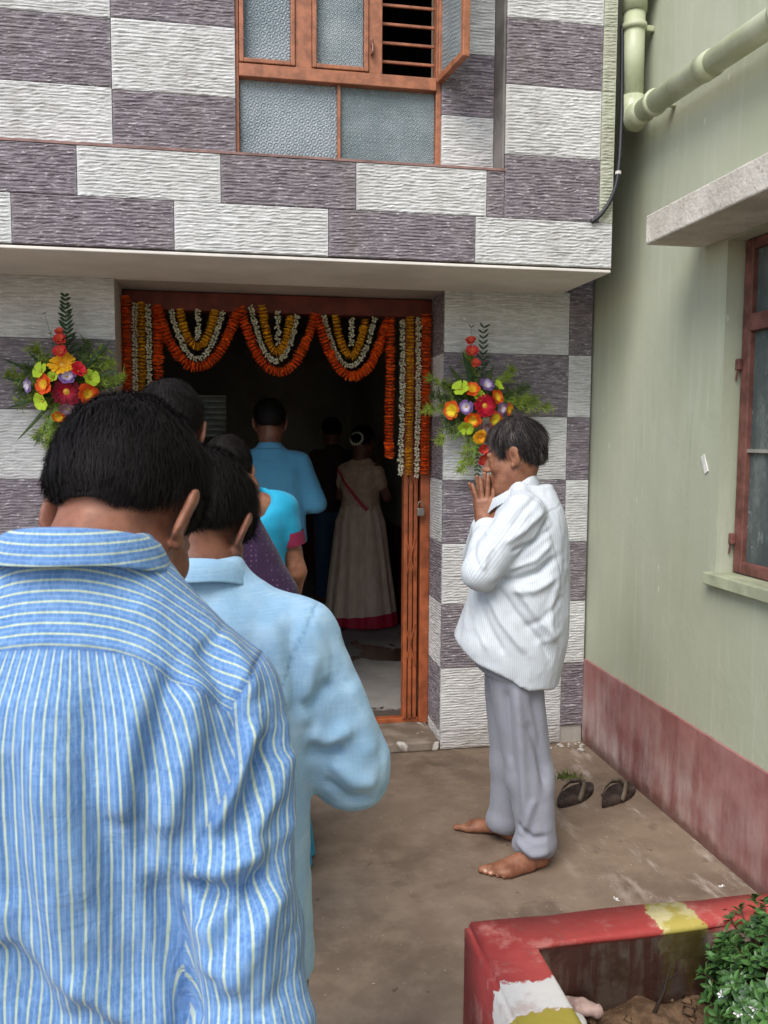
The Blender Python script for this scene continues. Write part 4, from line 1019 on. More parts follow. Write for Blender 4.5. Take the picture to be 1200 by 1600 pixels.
def old_man():
    FLATY[1] = 'x'
    P = Person((1.0, 2.95, 0), math.radians(74))
    def Q(px, py, Y): return P.L(at(px, py, Y=Y))
    ear = Q(806, 711, 2.87)                                  # his left ear, towards the camera
    ho = ear+np.array([.083, 0, 0])
    P.head(ho, pitch=.20, yaw=.22, h=.0032, neck=(.0, .005, 1.335), neck_r=(.056, .062))
    sh = np.array([-.16, -.03, 1.265]); el = Q(752, 893, 2.78); wr_ = Q(763, 830, 2.80)
    shr = sh*np.array([-1, 1, 1]); elr = el*np.array([-1, 1, 1]); wrr = np.array([.03, wr_[1]+.004, wr_[2]+.006])
    wl = np.array([-.03, wr_[1], wr_[2]])
    aL = P.L(at(838, 1352, Z=0)); aR = P.L(at(792, 1312, Z=0))
    P.limbs([[((0, 0, .88), .11), ((0, .01, 1.15), .11), ((0, 0, 1.33), .055)], [(sh, .045), (el, .036), (wl, .028)], [(shr, .045), (elr, .036), (wrr, .028)],
             leg_chain(1, (.085, 0, .80), (aR[0], aR[1], .08), Q(800, 1190, 3.02)), leg_chain(-1, (-.085, 0, .80), (aL[0], aL[1], .08), Q(828, 1215, 2.86))])
    for sx, w_ in ((-1, wl), (1, wrr)):
        P.hand((sx*.0185, w_[1]+.012, w_[2]+.012), (-sx*.02, -.02 if sx < 0 else .03, 1), (sx, 0, 0), -1*sx*-1 if False else sx*1, h=.003, spread=(.10, .0, -.13, -.34), curl=(.05, .04, .05, .08), thumb=(.62, .0))
    dl = P.L(at(772, 1372, Z=0))-P.L(at(845, 1356, Z=0)); dr = P.L(at(735, 1297, Z=0))-P.L(at(797, 1312, Z=0))
    P.feet([((aR[0], aR[1]-.03, 0), math.atan2(-dr[0], dr[1]), 1), ((aL[0], aL[1]-.02, 0), math.atan2(-dl[0], dl[1]), -1)], h=.0035)
    P.body('barefoot grey-haired man in white shirt and grey trousers with palms pressed together', SKIN3)
    def grey(V):
        top = np.exp(-((V-np.array([0, .0, .13]))**2).sum(1)/.085**2)
        st = .5+.5*vnoise(V*np.array([60, 60, 22]), 8); front = np.clip((V[:, 1]+.0)/.05, 0, 1)*.35
        return np.clip(.05*st+.42*top*(.4+.6*st)+front*(st > .5)+.42*(st > .8)-.12, 0, 1)
    P.hair(hairmat('greying_hair', '#161413', '#877d78'), n=12000, length=.05, thick=.009, bald=.3, grey=grey, width=.0017, lift=.006, line=[(-.11, -.052), (-.075, -.056), (-.045, -.045), (-.020, .018), (.015, .026), (.030, -.022), (.042, -.010), (.058, .030), (.085, .062), (.12, .075)], h=.004)
    # shirt: outline measured from the side
    yb = lambda px, py: Q(px, py, 2.92)[1]; zz = lambda py: Q(800, py, 2.92)[2]
    rows = []
    for py, pf, pb, a in ((1075, 748, 868, .185), (1040, 718, 876, .20), (1000, 708, 884, .205), (950, 728, 887, .205), (900, 742, 888, .205), (850, 757, 886, .205), (822, 768, 883, .20), (800, 774, 879, .175), (785, 780, 873, .125), (770, 788, 867, .088), (758, 795, 860, .070)):
        f_, b_ = yb(pf, py), yb(pb, py); rows.append((zz(py), 0, (f_+b_)/2, a, (f_-b_)/2))
    torso = loft(rows, 2.35)
    def SL(sx, s_, e, w2):
        s_, e, w2 = np.array(s_), np.array(e), np.array(w2)
        d = w2-e; cu = e+d*.86
        return [(cone((sx*.075, -.02, 1.33), s_+np.array([0, 0, .0]), .030, .045), .03), (cone(s_, e, .070, .064), .035), (cone(e, cu, .062, .050), .015), (cone(cu-d*.18, cu, .050, .047), .006)]
    plane = lambda V: .95*(np.abs(V[:, 0])-.172)-.25*(V[:, 2]-1.27)+.35*(V[:, 1]+.03)
    fk = Q(705, 1003, 2.9); bk = Q(860, 1062, 2.9)
    def hem(x, y, z):
        t = (y-bk[1])/(fk[1]-bk[1]); hz = bk[2]+(fk[2]-bk[2])*np.clip(t, 0, 1.1)**1.5+.005*np.sin(y*42)+.004*np.sin(x*35+y*20)
        return np.where(z < 1.02, hz-z, -.05)
    K = lambda px, py, Y=2.74: Q(px, py, Y)
    folds = [([K(872, 868), K(845, 893), K(805, 908), K(768, 912)], .012, -.014), ([K(870, 900), K(835, 922), K(795, 925)], .014, .008),
             ([K(862, 825), K(832, 848), K(795, 862)], .008, -.007), ([K(850, 795), K(820, 825), K(785, 850)], .010, .007), ([K(858, 808), K(838, 843), K(800, 880)], .008, -.008), ([K(840, 775), K(815, 800), K(795, 830)], .010, -.006), ([K(865, 845), K(835, 875), K(790, 892)], .010, .006),
             ([K(800, 905), K(826, 945), K(856, 985), K(872, 1010)], .012, .009), ([K(775, 918), K(806, 960), K(850, 1010), K(860, 1035)], .012, -.009), ([K(758, 925), K(785, 975), K(825, 1025)], .012, .009), ([K(745, 935), K(765, 985), K(790, 1030)], .010, -.010), ([K(732, 945), K(745, 990), K(765, 1025)], .010, .009), ([K(722, 970), K(730, 1000), K(742, 1020)], .008, -.008),
             ([K(884, 930), K(850, 965), K(815, 985)], .012, -.004), ([K(880, 985), K(858, 1000), K(835, 1010)], .012, .003), ([K(872, 905), K(860, 950), K(862, 1000)], .012, .006),
             ([K(770, 850), K(760, 870), K(752, 892)], .010, .007), ([K(745, 845), K(740, 868), K(748, 888)], .007, -.008), ([K(762, 835), K(752, 845), K(738, 850)], .007, -.007)]
    def cs(V):
        x, y = V[:, 0], V[:, 1]; dt = torso.f(x, y, V[:, 2]); ab = np.array(el)-sh; t = ((V-sh)@ab)/(ab@ab); ds = np.linalg.norm(V-sh-np.clip(t, 0, 1)[:, None]*ab, axis=1)-.066
        rad = V-sh-t[:, None]*ab; arm = .066*np.arctan2(rad[:, 2], rad[:, 0]+1e-6)
        return np.where((ds < dt) & (x < 0) & (t > .02), arm, .19*np.arctan2(y/.16, -x/.2+1e-6))
    att = dict(cs=cs, ct=lambda V: V[:, 2], seam=seam_std(lambda V: 1.30-.2*np.abs(V[:, 0]), plane))
    P.garment('shirt', [(torso, 0.)]+SL(-1, sh, el, wl)+SL(1, shr, elr, wrr), M_WHITE, h=.0055, cuts=[hem], wr=[(.0045, (11, 11, 6), 41), (.0030, (22, 22, 13), 43), (.0014, (44, 44, 24), 42)], folds=folds, attrs=att, fgain=1.5, smooth=1)
    cc = (0, .0, 1.362)
    def ca(me, V, ph, ri): setattr_f(me, 'cs', V[:, 2]*0+ph*.06); setattr_f(me, 'ct', V[:, 2]); setattr_f(me, 'seam', np.where(ri == 6, .6, 0.))
    P.collar(cc, (.068, .068), M_WHITE, top=.036, drop=.040, out=.018, tilt=1.15, open_a=.3, attr=ca, point=.02)
    # grey trousers, bunched at the ankles
    T = lambda px, py, Y: Q(px, py, Y)
    kL = T(828, 1215, 2.86); kR = T(800, 1190, 3.02); zh = .82
    pr = [(loft([(zh-.12, 0, -.0, .165, .125), (zh, 0, -.0, .165, .130), (.98, 0, 0, .15, .12)], 2.4), 0.),
          (cone((-.085, 0, zh-.04), kL, .098, .080), .03), (cone(kL, (aL[0], aL[1], .10), .080, .068), .03), (ell((aL[0], aL[1]+.016, .075), (.060, .074, .05)), .03),
          (cone((.085, .01, zh-.04), kR, .095, .076), .03), (cone(kR, (aR[0], aR[1], .10), .076, .064), .03), (ell((aR[0], aR[1]+.012, .075), (.058, .068, .05)), .03)]
    Kt = lambda px, py, Y=2.79: Q(px, py, Y)
    tf = [([Kt(805, 1060), Kt(812, 1130), Kt(818, 1210), Kt(822, 1290)], .014, .010), ([Kt(830, 1065), Kt(845, 1150), Kt(852, 1250)], .018, -.008), ([Kt(790, 1070), Kt(795, 1140), Kt(800, 1210)], .014, -.010), ([Kt(822, 1120), Kt(842, 1180), Kt(856, 1230)], .012, -.008),
          ([Kt(808, 1290), Kt(830, 1305), Kt(855, 1300)], .012, -.010), ([Kt(806, 1315), Kt(830, 1328), Kt(858, 1322)], .012, .010), ([Kt(806, 1335), Kt(830, 1345), Kt(856, 1338)], .010, -.008), ([Kt(835, 1240), Kt(825, 1280), Kt(812, 1310)], .012, .008)]
    P.garment('trousers', pr, M_GREYPANT, h=.007, cuts=[lambda x, y, z: .032+.012*np.sin(y*30)-z+0*x], wr=[(.005, (9, 9, 3.5), 51), (.0020, (18, 18, 9), 52)], folds=tf, fgain=1.7)
    FLATY[1] = 'y'
old_man()

# ------------------------------------------------------------------ the queue going in
LONGHAIR = [(-.11, -.085), (-.06, -.09), (-.02, -.055), (.02, -.045), (.042, .0), (.06, .05), (.12, .08)]
def simple_person(loc, rz, H, label, skin, shirtmat, shirt_rows, slv, pants=None, legs_to=.06, head_pitch=.2, head_yaw=0., hairn=4000, bun=None, elbows=None, wrists=None, zsh=None, collar=True, hem=None, short=False, wr=None, folds=(), hairlen=.03, hand=True, mats=None, attrs=None, face=True, base=0., roll=0., hd=None, subs=(), line=None):
    P = Person(loc, rz); s = H/1.65; zs_ = zsh or 1.33*s
    P.head(hd or (0, .03+.05*head_pitch, zs_+.165*s-.03*head_pitch), pitch=head_pitch, yaw=head_yaw, roll=roll, h=.006, neck=(0, 0, zs_+.015))
    e = elbows or [(.22, -.03, zs_-.30), (-.22, -.03, zs_-.30)]; w_ = wrists or [(.08, .2, zs_-.2), (-.08, .2, zs_-.2)]
    sh = [(.15*s, 0, zs_-.05), (-.15*s, 0, zs_-.05)]
    ch = [[((0, 0, .85*s), .10), ((0, 0, zs_-.1), .10), ((0, 0, zs_), .05)]]
    for i in (0, 1): ch += [[((0, 0, zs_-.03), .045), (sh[i], .042), (e[i], .034), (w_[i], .026)]]
    for sx in (1, -1): ch += [leg_chain(sx, (sx*.08, 0, .8*s), (sx*.085, -.01, .07))]
    P.limbs(ch, h=.009)
    if hand:
        for i, sx in enumerate((1, -1)):
            d = np.array(w_[i])-np.array(e[i]); P.hand(w_[i], d, (sx, 0, .1), -sx, h=.007)
    P.feet([((.085, -.03, 0), -.1, 1), ((-.085, -.03, 0), .1, -1)], h=.007)
    P.body(label, skin)
    P.hair(HAIR, n=hairn, length=hairlen, thick=.012, width=.0022, lift=.008, bun=bun, h=.006, line=line)
    torso = loft(shirt_rows(zs_), 2.5); pr = [(torso, 0.)]
    for i, sx in enumerate((1, -1)):
        S_, E_, W_ = np.array(sh[i]), np.array(e[i]), np.array(w_[i])
        if short:
            pr += [(cone((sx*.06, 0, zs_-.01), S_, .036, .042), .03), (cone(S_, S_+(E_-S_)*.42, .056, .050), .03)]
        else: pr += [(cone((sx*.06, 0, zs_-.01), S_, .036, .044), .03), (cone(S_, E_, .064, .057), .035), (cone(E_, E_+(W_-E_)*.9, .054, .04), .015)]
    A_ = dict(seam=lambda V: V[:, 0]*0); A_.update(attrs or {})
    P.garment('shirt' if not short else 'blouse', pr, shirtmat, h=.009, cuts=[hem] if hem else [], wr=wr or [(.004, (12, 12, 6), 61), (.002, (30, 30, 16), 62)], folds=folds, attrs=A_, subs=subs)
    if collar: P.collar((0, 0, zs_+.035), (.062, .062), shirtmat, top=.026, drop=.032, out=.016, n=36, attr=lambda me, V, ph, ri: setattr_f(me, 'seam', V[:, 0]*0))
    if pants: trousers(P, pants, .96*s, .82*s, [((.085, -.01), (.085, -.01)), ((-.085, -.01), (-.085, -.01))])
    return P
shirt_rows = lambda hem_z, a=.18: (lambda z: [(hem_z, 0, 0, a, .125), (hem_z+.2, 0, 0, a*.97, .12), (z-.22, 0, -.005, a*.97, .118), (z-.11, 0, -.01, a*1.0, .115), (z-.05, 0, -.005, a*.9, .095), (z-.01, 0, 0, a*.58, .076), (z+.03, 0, .002, .068, .064), (z+.06, 0, .004, .06, .06)])
def dots_extra(n, v, c):
    vo = n.new('TexVoronoi', {'Scale': 75., 'Randomness': .25}); n.put(vo.inputs['Vector'], v)
    return n.mix(n.ramp(vo.outputs['Distance'], .16, .26, .75, 0.), c, lin('#654b66'))
M_PURPLE = clothmat('dotted_purple_cotton', '#35213a', '#452f49', .4, extra=dots_extra)
M_TEAL = clothmat('teal_blue_cotton', '#4f8fb0', '#6fa8c4', .45)
M_JEANS = clothmat('blue_jeans', '#33495e', '#4a6278', .5)
M_TURQ = clothmat('turquoise_silk', '#1f93b4', '#35a8c6', .3, rough=.6)

p = at(262, 700, Y=2.30)
simple_person((p[0], 2.30, 0), math.radians(-6), 1.66, 'man in a dark purple dotted shirt queueing with elbow out', SKIN1, M_PURPLE, shirt_rows(.80), None, M_JEANS, head_pitch=.35, hairn=6000, zsh=1.375,
              elbows=[(.275, .02, 1.10), (-.25, .02, 1.12)], wrists=[(.05, .22, 1.2), (-.05, .22, 1.2)])
# woman in turquoise
p = at(378, 760, Y=3.0)
W1 = simple_person((p[0], 3.0, 0), math.radians(4), 1.52, 'woman in a turquoise blouse with maroon sleeve edges and bare arm', SKIN3, M_TURQ, lambda z: [(.85, 0, 0, .15, .11), (z-.22, 0, 0, .145, .105), (z-.11, 0, -.005, .155, .105), (z-.055, 0, -.003, .145, .088), (z-.03, 0, .02, .10, .06)], None, None, head_pitch=.6, hd=(-.045, .08, 1.388), hairn=3500, zsh=1.325,
                   bun=((0, -.115, .0), (.045, .035, .042)), elbows=[(.185, -.01, 1.05), (-.20, -.01, 1.05)], wrists=[(.175, .10, .86), (-.06, .2, 1.1)], collar=False, short=True, hand=True, subs=[(ell((.0, -.09, 1.335), (.118, .12, .10)), .006)], line=LONGHAIR)
for sx in (1, -1):
    S_ = np.array([sx*.15*1.52/1.65, 0, 1.275]); E_ = np.array([sx*.19, -.01, 1.05]); d = E_-S_
    m = MB(); m.tube([S_+d*.40, S_+d*.52, S_+d*.60], [.056, .054, .051], 20, cap=False); m.build('sleeve_edge', plain('maroon_silk', '#7a1f3c', .6), W1.o, True)
def skirt(P, rows, mat, nfold, amp, h=.008, name='skirt', attrs=None, seed=0):
    n_ = 120; Z = np.linspace(rows[0][0], rows[-1][0], 60); R_ = np.array(rows); ph = np.linspace(0, 2*math.pi, n_, endpoint=False); V = []
    for z in Z:
        cx, cy, a, b = [np.interp(z, R_[:, 0], R_[:, i]) for i in range(1, 5)]; k = np.clip((R_[-1, 0]-z)/(R_[-1, 0]-R_[0, 0]), 0, 1)
        w_ = amp*(.25+.75*k)*(np.sin(ph*nfold+2.2*vnoise(np.stack([np.cos(ph)*2, np.sin(ph)*2, ph*0+z*2.], 1), seed))+.5*vnoise(np.stack([np.cos(ph)*6, np.sin(ph)*6, ph*0+z*3.], 1), seed+1))
        V.append(np.stack([cx+np.cos(ph)*(a+w_), cy+np.sin(ph)*(b+w_), np.full(n_, z)], 1))
    V = np.concatenate(V); F = np.array([(i*n_+k, i*n_+(k+1) % n_, (i+1)*n_+(k+1) % n_, (i+1)*n_+k) for i in range(len(Z)-1) for k in range(n_)])
    me = npmesh(name, V, F); setattr_f(me, 'seam', V[:, 0]*0)
    return P.child(name, me, mat)
skirt(W1, [(.02, 0, 0, .24, .20), (.5, 0, 0, .20, .17), (.80, 0, 0, .175, .14), (.92, 0, 0, .15, .115)], M_TURQ, 11, .012, name='saree')

# man in teal shirt at the threshold
p = at(422, 760, Y=4.75)
simple_person((p[0], 4.75, ZF), math.radians(-4), 1.70, 'man in a teal blue shirt and jeans stepping into the dark doorway', SKIN2, M_TEAL, shirt_rows(.88, .20), None, M_JEANS, head_pitch=.3, hairn=3000, zsh=1.37,
              elbows=[(.25, -.03, 1.10), (-.22, .0, 1.1)], wrists=[(.16, .2, 1.05), (-.06, .2, 1.15)])
# man in dark clothes further in
p = at(520, 760, Y=7.6)
M_DARKSHIRT = clothmat('dark_brown_cotton', '#33241f', '#40302a', .4)
simple_person((p[0], 7.6, ZF), math.radians(10), 1.66, 'man in dark brown shirt deep inside the room beside the saree', SKIN2, M_DARKSHIRT, shirt_rows(.80, .19), None, M_JEANS, head_pitch=.2, hairn=2000)

# woman in cream saree with red border
def saree_woman():
    p = at(563, 900, Y=6.6); P = Person((p[0], 6.6, ZF), math.radians(-35)); z = 1.27
    P.head((0, .05, z+.15), pitch=.3, h=.006, neck=(0, 0, z+.015))
    P.limbs([[((0, 0, .8), .10), ((0, 0, 1.15), .10), ((0, 0, z), .05)], [((.14, 0, z-.05), .042), ((.2, .05, 1.0), .036), ((.06, .24, 1.12), .026)], [((-.14, 0, z-.05), .042), ((-.2, .05, 1.0), .036), ((-.06, .24, 1.12), .026)],
             leg_chain(1, (.08, 0, .75), (.085, 0, .07)), leg_chain(-1, (-.08, 0, .75), (-.085, 0, .07))], h=.010)
    for sx in (1, -1): P.hand((sx*.03, .25, 1.14), (0, .2, 1), (sx, 0, 0), -sx, h=.007)
    P.feet([((.085, -.03, 0), -.1, 1), ((-.085, -.03, 0), .1, -1)], h=.007)
    P.body('woman in a cream saree with red border inside the doorway', SKIN2)
    P.hair(HAIR, n=3000, length=.04, thick=.011, width=.0022, bun=((0, -.12, -.01), (.05, .04, .045)), h=.006)
    n = NT('cream_saree_red_border', .6, .3); v = n.coord(); z_ = n.sep(v)[2]
    c = n.mix(n.ramp(n.noise(n.scale(v, (30, 30, 8)), 1., 4), .35, .7), lin('#d9bb9d'), lin('#e8cfb5'))
    bd = n.ramp(n.math('ADD', z_, n.math('MULTIPLY', n.sep(v)[0], -.10)), .085, .092, 1., 0.)
    n.col(n.mix(bd, c, lin('#b8243a'))); n.bump(n.noise(v, 60., 4), .2, .004)
    skirt(P, [(.015, .0, .02, .30, .26), (.10, .0, .02, .285, .25), (.5, 0, .0, .235, .20), (.80, 0, 0, .20, .165), (.95, 0, 0, .15, .12)], n.m, 15, .010, name='saree_skirt', seed=3)
    n2 = NT('cream_pallu', .6, .3); v = n2.coord(); s_ = n2.sep(v); c = n2.mix(n2.ramp(n2.noise(v, 30., 4), .35, .7), lin('#b9967a'), lin('#cfae92'))
    dg = n2.math('ABSOLUTE', n2.math('SUBTRACT', n2.math('ADD', s_[2], n2.math('MULTIPLY', s_[0], 1.05)), 1.02)); n2.col(n2.mix(n2.ramp(dg, .018, .022, .9, 0.), c, lin('#b8243a')))
    t_ = loft([(.88, 0, 0, .155, .125), (1.0, 0, 0, .145, .115), (1.12, 0, 0, .155, .115), (1.20, 0, 0, .15, .10), (1.25, 0, 0, .10, .075), (1.285, 0, 0, .068, .062)], 2.4)
    P.garment('saree_drape', [(t_, 0.), (cone((.06, 0, 1.26), (.14, 0, 1.2), .034, .04), .03), (cone((-.06, 0, 1.26), (-.14, 0, 1.2), .034, .04), .03), (cone((.14, 0, 1.2), (.17, .02, 1.1), .05, .047), .03), (cone((-.14, 0, 1.2), (-.17, .02, 1.1), .05, .047), .03)], n2.m, h=.009, wr=[(.006, (14, 14, 6), 71)], attrs=dict(seam=lambda V: V[:, 0]*0))
    m = MB()
    for k in range(14):
        a = k*.45; c_ = P.ho+P.hA@np.array([math.cos(a)*.05, -.125, -.01+math.sin(a)*.045]); m.add([c_+np.array(q)*.014 for q in ((1, 0, 0), (-1, 0, 0), (0, 1, 0), (0, -1, 0), (0, 0, 1), (0, 0, -1))], [(0, 2, 4), (2, 1, 4), (1, 3, 4), (3, 0, 4), (2, 0, 5), (1, 2, 5), (3, 1, 5), (0, 3, 5)])
    m.build('hair_flowers', plain('jasmine_white', '#dcd8c4', .7), P.o)
saree_woman()
# ================================================================== GARLANDS
def petal_ball(n1, rows, rad, th, ruffle, seed):
    rs = np.random.RandomState(seed); m = MB()
    for (z, r0, r1, dz, n_) in rows:
        for k in range(n_):
            a = 2*math.pi*(k+rs.rand()*.5)/n_; w_ = math.pi/n_*1.25; rr = r1*(1+ruffle*rs.normal()); z2 = z+dz+rs.normal(0, th*.12)
            p = lambda r, a_, zz: (r*math.cos(a_), r*math.sin(a_), zz)
            m.add([p(r0, a, z), p(rr*.78, a-w_, z2-th*.05), p(rr, a-w_*.35, z2), p(rr, a+w_*.35, z2+th*.04), p(rr*.78, a+w_, z2-th*.05)], [(0, 1, 2), (0, 2, 3), (0, 3, 4)])
    return m.mesh('flower')
MARI = [petal_ball(0, [(0, .004, .026, .001, 11), (.004, .003, .022, .006, 9), (-.004, .003, .024, -.006, 9)], .026, .012, .08, s) for s in (1, 2, 3)]
def bud_mesh(seed):
    rs = np.random.RandomState(seed); m = MB()
    for k in range(7):
        a = 2*math.pi*k/7+rs.rand()*.5; d = np.array([math.cos(a), math.sin(a), rs.normal(0, .45)]); d /= np.linalg.norm(d); L = .016+.007*rs.rand(); r = .0042
        u = np.cross(d, (0, 0, 1)); u /= np.linalg.norm(u); w_ = np.cross(d, u)
        m.add([d*.002, d*L*.65+u*r, d*L*.65+w_*r, d*L*.65-u*r, d*L*.65-w_*r, d*L], [(0, 2, 1), (0, 3, 2), (0, 4, 3), (0, 1, 4), (5, 1, 2), (5, 2, 3), (5, 3, 4), (5, 4, 1)])
    return m.mesh('blossom')
BUD = [bud_mesh(s) for s in range(4)]
def petalmat(name, a, b, trans=.25):
    n = NT(name, .65, .2); oi = n.new('ObjectInfo').outputs['Random']; n.col(n.mix(oi, lin(a), lin(b)))
    n.b.inputs['Subsurface Weight'].default_value = 0; return n.m
M_OR = petalmat('orange_marigold', '#ee621c', '#fb7a26'); M_YE = petalmat('yellow_marigold', '#f2b218', '#fac634'); M_WH = petalmat('white_blossom', '#cfccab', '#e2dfc6')
for me in MARI+BUD: pass
MARI_O = [m_.copy() for m_ in MARI]; MARI_Y = [m_.copy() for m_ in MARI]
for m_ in MARI_O: m_.materials.append(M_OR)
for m_ in MARI_Y: m_.materials.append(M_YE)
for m_ in BUD: m_.materials.append(M_WH)
M_STR = plain('thread', '#8a8a66', .8)
GY = YD-.045
def garland(px, kind, label, group, dy=0.):
    """px: polyline in photo measurements on the door plane"""
    pts = [np.array(at(x, y, Y=GY+dy)) for x, y in px]
    seg = [np.linalg.norm(b-a) for a, b in zip(pts[:-1], pts[1:])]; tot = sum(seg); cum = np.r_[0, np.cumsum(seg)]
    step = {'o': .0165, 'y': .0165, 'w': .0115}[kind]; n = int(tot/step)
    root = empty('garland', pts[0]); tag(root, label, 'garland', group)
    m = MB(); m.tube([p-pts[0] for p in pts], .0012, 5); m.build('thread', M_STR, root)
    nm = 'marigold' if kind in 'oy' else 'blossom'; pool = {'o': MARI_O, 'y': MARI_Y, 'w': BUD}[kind]
    for i in range(n+1):
        d = min(i*step, tot-1e-6); k = min(np.searchsorted(cum, d, 'right')-1, len(seg)-1); t = (d-cum[k])/seg[k]; p = pts[k]+(pts[k+1]-pts[k])*t
        tg = Vector(pts[k+1]-pts[k]); q = tg.to_track_quat('Z', 'Y') @ Matrix.Rotation(random.random()*6.28, 3, 'Z').to_quaternion() @ Matrix.Rotation(random.gauss(0, .12), 3, 'X').to_quaternion()
        o = bpy.data.objects.new(nm, random.choice(pool)); COL.objects.link(o); o.parent = root
        o.location = p-pts[0]+np.random.normal(0, .0022 if kind == 'w' else .0012, 3); o.rotation_mode = 'QUATERNION'; o.rotation_quaternion = q; s_ = random.uniform(.9, 1.1)*(.84 if kind == 'y' else .8 if kind == 'w' else 1.); o.scale = (s_, s_, s_*random.uniform(.85, 1.2))
    return root
def swag(x0, y0, x1, y1, xb, yb, n=22):
    out = []
    for t in np.linspace(0, 1, n):
        u = 2*t-1; y = (y0+(y1-y0)*t); dip = yb-(y0+y1)/2; out.append((x0+(x1-x0)*t+ .0, y+dip*(1-abs(u)**2.2)))
    return out
nth = ('first', 'middle', 'last')
SW = [((245, 482, 372, 484, 310, 573), (268, 486, 348, 486, 308, 560), (281, 486, 336, 486, 308, 541), (309, 486, 309, 530)),
      ((376, 484, 492, 494, 432, 581), (393, 480, 465, 492, 430, 564), (409, 480, 455, 492, 432, 550), (434, 486, 434, 536)),
      ((496, 495, 606, 500, 551, 588), (507, 496, 585, 500, 547, 572), (524, 496, 571, 500, 548, 556), (549, 498, 549, 540))]
wh = ('beside the left string curtain', 'midway along the door lintel', 'beside the right string curtain')
for i, (o_, w_, y_, p_) in enumerate(SW):
    garland(swag(*o_), 'o', 'wide orange marigold swag under the lintel '+wh[i], 'orange swags', -.02)
    garland(swag(*w_), 'w', 'looped white blossom garland inside the orange swag '+wh[i], 'white swags', -.008)
    garland(swag(*y_), 'y', 'small yellow marigold loop inside the white loop '+wh[i], 'yellow swags', -.018)
    garland([p_[:2], p_[2:]], 'w', 'short white blossom pendant hanging inside the yellow loop '+wh[i], 'white pendants', -.006)
lab = {'o': 'orange marigold string', 'w': 'white blossom string', 'y': 'yellow marigold string'}
for x, k, y0, y1, tail in ((196, 'o', 468, 742, 'hanging against the left door jamb'), (210, 'w', 474, 745, 'hanging next to the orange string on the left jamb'), (220.5, 'y', 476, 742, 'in the middle of the left string curtain'), (232, 'w', 478, 744, 'between yellow and inner orange strings on the left side'), (246, 'o', 482, 716, 'ending the left curtain where the first swag begins'),
                           (610, 'o', 500, 715, 'ending the swags at the right curtain'), (629, 'w', 500, 745, 'between the inner orange and yellow strings on the right side'), (641, 'y', 498, 742, 'in the middle of the right string curtain'), (654, 'w', 498, 743, 'between yellow and outer orange strings on the right side'), (666, 'o', 495, 737, 'hanging against the right door jamb')):
    xb = x-3 if x > 400 else x+2
    garland([(x, y0), (x+(xb-x)*.4+.8, y0+(y1-y0)*.4), (xb, y1)], k, lab[k]+' '+tail, 'hanging flower strings', -.012 if k != 'o' else -.02)

# ================================================================== BOUQUETS
def disc_flower(n, R_, r0, cup, seed, w_=1., layers=1):
    """petals in a ring, facing -Y"""
    rs = np.random.RandomState(seed); m = MB()
    for l in range(layers):
        Rr = R_*(1-.28*l)
        for k in range(n):
            a = 2*math.pi*(k+.5*l+rs.normal(0, .08))/n; hw = math.pi/n*w_; zc_ = -cup*(1-.0*l)-.004*l
            p = lambda r, a_, y: (r*math.cos(a_), y, r*math.sin(a_)); ro = Rr*(1+rs.normal(0, .04)); lf = rs.normal(0, .003)
            m.add([p(r0, a, 0.), p(ro*.55, a-hw, zc_*.6), p(ro*.55, a, zc_*.6-.0025), p(ro*.55, a+hw, zc_*.6), p(ro*.9, a-hw*.85, zc_+lf), p(ro*.92, a+hw*.85, zc_+lf), p(ro, a, zc_+lf+.002)],
                  [(0, 1, 2), (0, 2, 3), (1, 4, 2), (2, 4, 6), (2, 6, 5), (2, 5, 3)])
    return m
def radial(name, inner, outer, r0, r1):
    n = NT(name, .6, .25); v = n.coord(); s_ = n.sep(v); r = n.math('SQRT', n.math('ADD', n.math('POWER', s_[0], 2.), n.math('POWER', s_[2], 2.)))
    r = n.math('ADD', r, n.math('MULTIPLY', n.noise(v, 60., 3), .012)); n.col(n.mix(n.ramp(r, r0, r1), lin(inner), lin(outer))); n.bump(n.noise(n.scale(v, (90, 20, 90)), 1., 3), .2, .003); return n.m
FM = {'orange': radial('orange_trumpet', '#e8c22a', '#e2541a', .014, .034), 'yellow': radial('yellow_trumpet', '#c9a51e', '#eec02a', .006, .02), 'yr': radial('yellow_red_trumpet', '#e9cf2c', '#d8541c', .024, .042), 'lime': radial('lime_trumpet', '#7d9a1e', '#b5cf38', .006, .022),
      'purple': radial('purple_trumpet', '#d9d0dc', '#7d5b96', .014, .034), 'mauve': radial('mauve_petal', '#c9b3b8', '#94707e', .01, .03), 'red': radial('crimson_gerbera', '#c41a33', '#a80f26', .01, .05), 'maroon': radial('maroon_gerbera', '#b3122f', '#7d0c22', .01, .05), 'gold': radial('golden_gerbera', '#e88e14', '#f0b01e', .01, .04), 'coral': radial('coral_gladiolus', '#e0704a', '#d63a3c', .006, .03), 'scarlet': radial('scarlet_rose', '#c4142a', '#d82a36', .006, .03)}
M_EYE = plain('flower_eye', '#d9a53a', .7); M_LEAF = plain('leaf_dark', '#2c4526', .55, .35, .25, 30.); M_LEAF2 = plain('leaf_fresh', '#5d7a2c', .55, .3, .3, 30.); M_FEATH = plain('feathery_green', '#7d9036', .7, .2, .35, 20.); M_OLIVE = plain('olive_leaf', '#47572c', .6, .3, .25, 20.)
